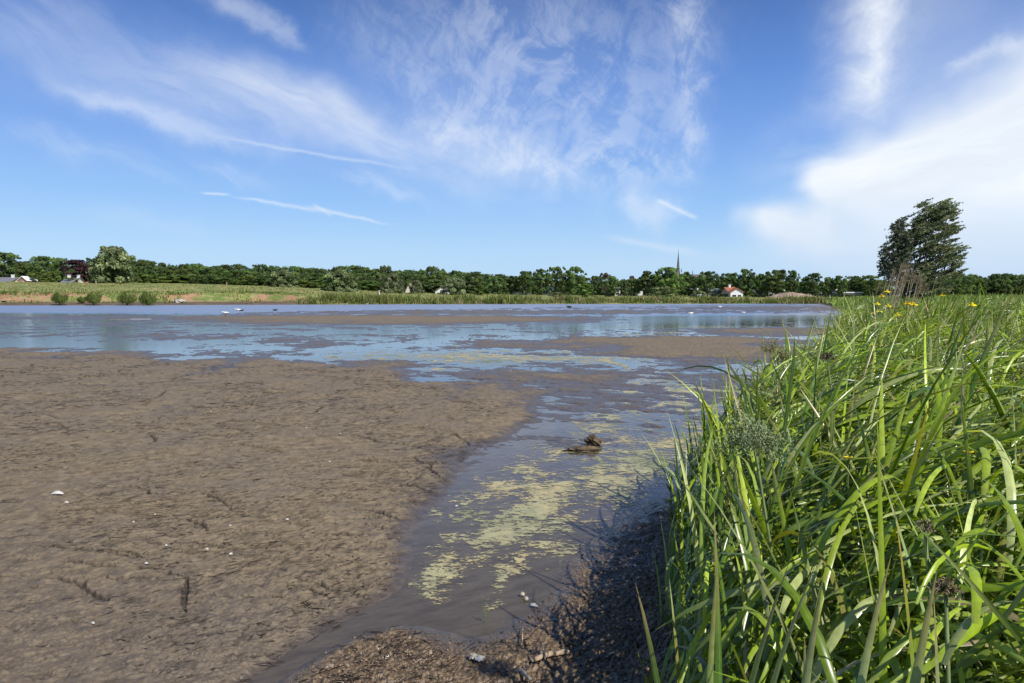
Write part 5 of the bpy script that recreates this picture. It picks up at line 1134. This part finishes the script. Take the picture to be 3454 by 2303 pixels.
xx, yy = at(802, 1047.5); bird('white bird resting on the blue open water', xx, yy, .0, 1.0, M_WB, 'low', 3.0, False, 'bird', 'gull'); xx, yy = at(929, 1047.5); bird('small dark duck on the blue open water', xx, yy, 0, .8, M_DARKB, 'low', .2, False, 'duck', 'duck')
xx, yy = at(816, 1048.5); bird('dark duck swimming beside the resting white bird', xx, yy, 0, .7, M_DARKB, 'low', .1, False, 'duck', 'duck')
xx, yy = at(1919, 1037.5); bird('black coot at the edge of the far mud', xx, yy, .02, 1.1, M_DARKB, 'low', 2.9, False, 'coot', 'coot')
xx, yy = at(760, 1070); bird('white gull standing where the wet mud meets the water', xx, yy, .02, .95, M_WB, 'low', 2.7, True, 'gull', 'gull'); xx, yy = at(2330, 1059); bird('white gull swimming on the dark reflecting water', xx, yy, .0, .7, M_WB, 'low', .3, False, 'gull', 'gull')
xx, yy = at(2507, 1056); bird('white bird shape standing in for a reflection right of the cottage reflection', xx, yy, .0, .6, M_WB, 'low', 2.8, False, 'gull', 'gull'); xx, yy = at(2428, 1037); bird('tiny white bird shape standing in for a reflection on the farthest wet mud', xx, yy, .02, .8, M_WB, 'low', .2, False, 'gull', 'gull')  # both are white bird shapes added in place of bright reflections
# loose crumbs of wet soil along the channel's near shore
def crumbs():
    n = 16000; u = RNG.uniform(-100, 2500, n); v = RNG.uniform(1560, 2420, n); X, Y = at(u, v); z = ground_z(X, Y); sdN = poly_sd(u, v, NEARMUD); sdB = poly_sd(u, v, BIGMUD)
    k = ((sdN > -10) | ((sdB > 0) & (sdB < RNG.uniform(0, 420, n)) & (RNG.random(n) < .38))) & (z > -.002); X, Y, z = X[k], Y[k], z[k]; n = len(X)
    s_ = RNG.uniform(.0018, .006, n)*RNG.uniform(.6, 1.6, n); d = RNG.normal(0, 1, (n, 6, 3)); base = np.array([[1, 0, 0], [-1, 0, 0], [0, 1, 0], [0, -1, 0], [0, 0, .8], [0, 0, -.6]])
    V = (base[None] + d*.25)*s_[:, None, None]*np.array([1.3, 1, .8]); V = V + np.stack([X, Y, z+.003], -1)[:, None]
    Fq = np.array([[0, 2, 4], [2, 1, 4], [1, 3, 4], [3, 0, 4], [2, 0, 5], [1, 2, 5], [3, 1, 5], [0, 3, 5]]); Q = (np.arange(n)*6)[:, None, None]+Fq[None]
    tag(link('mud_crumbs', make_mesh('mud_crumbs', V.reshape(-1, 3), Q.reshape(-1, 3), M_CRUMB)), 'loose dark crumbs of wet soil on the mud near the channel', kind='stuff')
def crumb_mat():
    m_, g, out = mat('crumbs'); b = g.node('ShaderNodeBsdfPrincipled'); geo = g.node('ShaderNodeNewGeometry'); r = E(g, geo.outputs['Random Per Island'])
    g.l.new(g.ramp(r, [(0, (.03, .022, .016)), (.45, (.09, .065, .045)), (.8, (.17, .125, .085)), (1, (.26, .20, .14))]), b.inputs['Base Color']); g.put(b.inputs['Roughness'], r*-.4+.65); g.l.new(b.outputs[0], out.inputs[0]); return m_
M_CRUMB = crumb_mat(); crumbs()

def debris():
    """dark rotted plant scraps lying flat on the mud, most of them along the flow"""
    n = 46000; D = 2.4*(34/2.4)**RNG.random(n)**.8; tn = RNG.uniform(-.85, .55, n); X = D*tn; Y = D; u, v_ = to_px(X, Y)
    fl_ = 1
    sdm = np.maximum(poly_sd(u, v_, BIGMUD), poly_sd(u, v_, NEARMUD)); dn = fbm(X, Y, 1.6, 3, 701)
    k = (sdm > 5) & (dn + RNG.normal(0, .25, n) > -.05) & (poly_sd(X, Y, MARSH) < 0); X, Y = X[k], Y[k]; z = ground_z(X, Y); n = len(X); grow = np.clip(Y/5, 1, 3.2)
    cc = np.array([[.028, .021, .015], [.05, .038, .026], [.02, .016, .012], [.10, .078, .052]])[RNG.integers(0, 4, n)]
    p = blades(np.stack([X, Y, z+.006], -1), RNG.uniform(.015, .065, n)*RNG.choice([1, 1, 2.2], n)*grow**.5, RNG.uniform(.002, .006, n)*grow**.8, RNG.normal(.42, .45, n)+math.pi*RNG.integers(0, 2, n), np.full(n, 1.45), RNG.uniform(1.5, 1.75, n), np.ones(n), cc, 4, RNG.normal(0, .4, n), None, .35, None, 'oval')
    V, Q, C, A = p; C[:, :3] = np.repeat(cc, 15, 0)
    tag(link('plant_scraps', make_mesh('plant_scraps', V, Q, M_FAR, {'col': ('FLOAT_COLOR', C), 'across': ('FLOAT', A)}, True)), 'dark rotted leaf and root scraps strewn over the brown mudflat', kind='stuff')
debris()
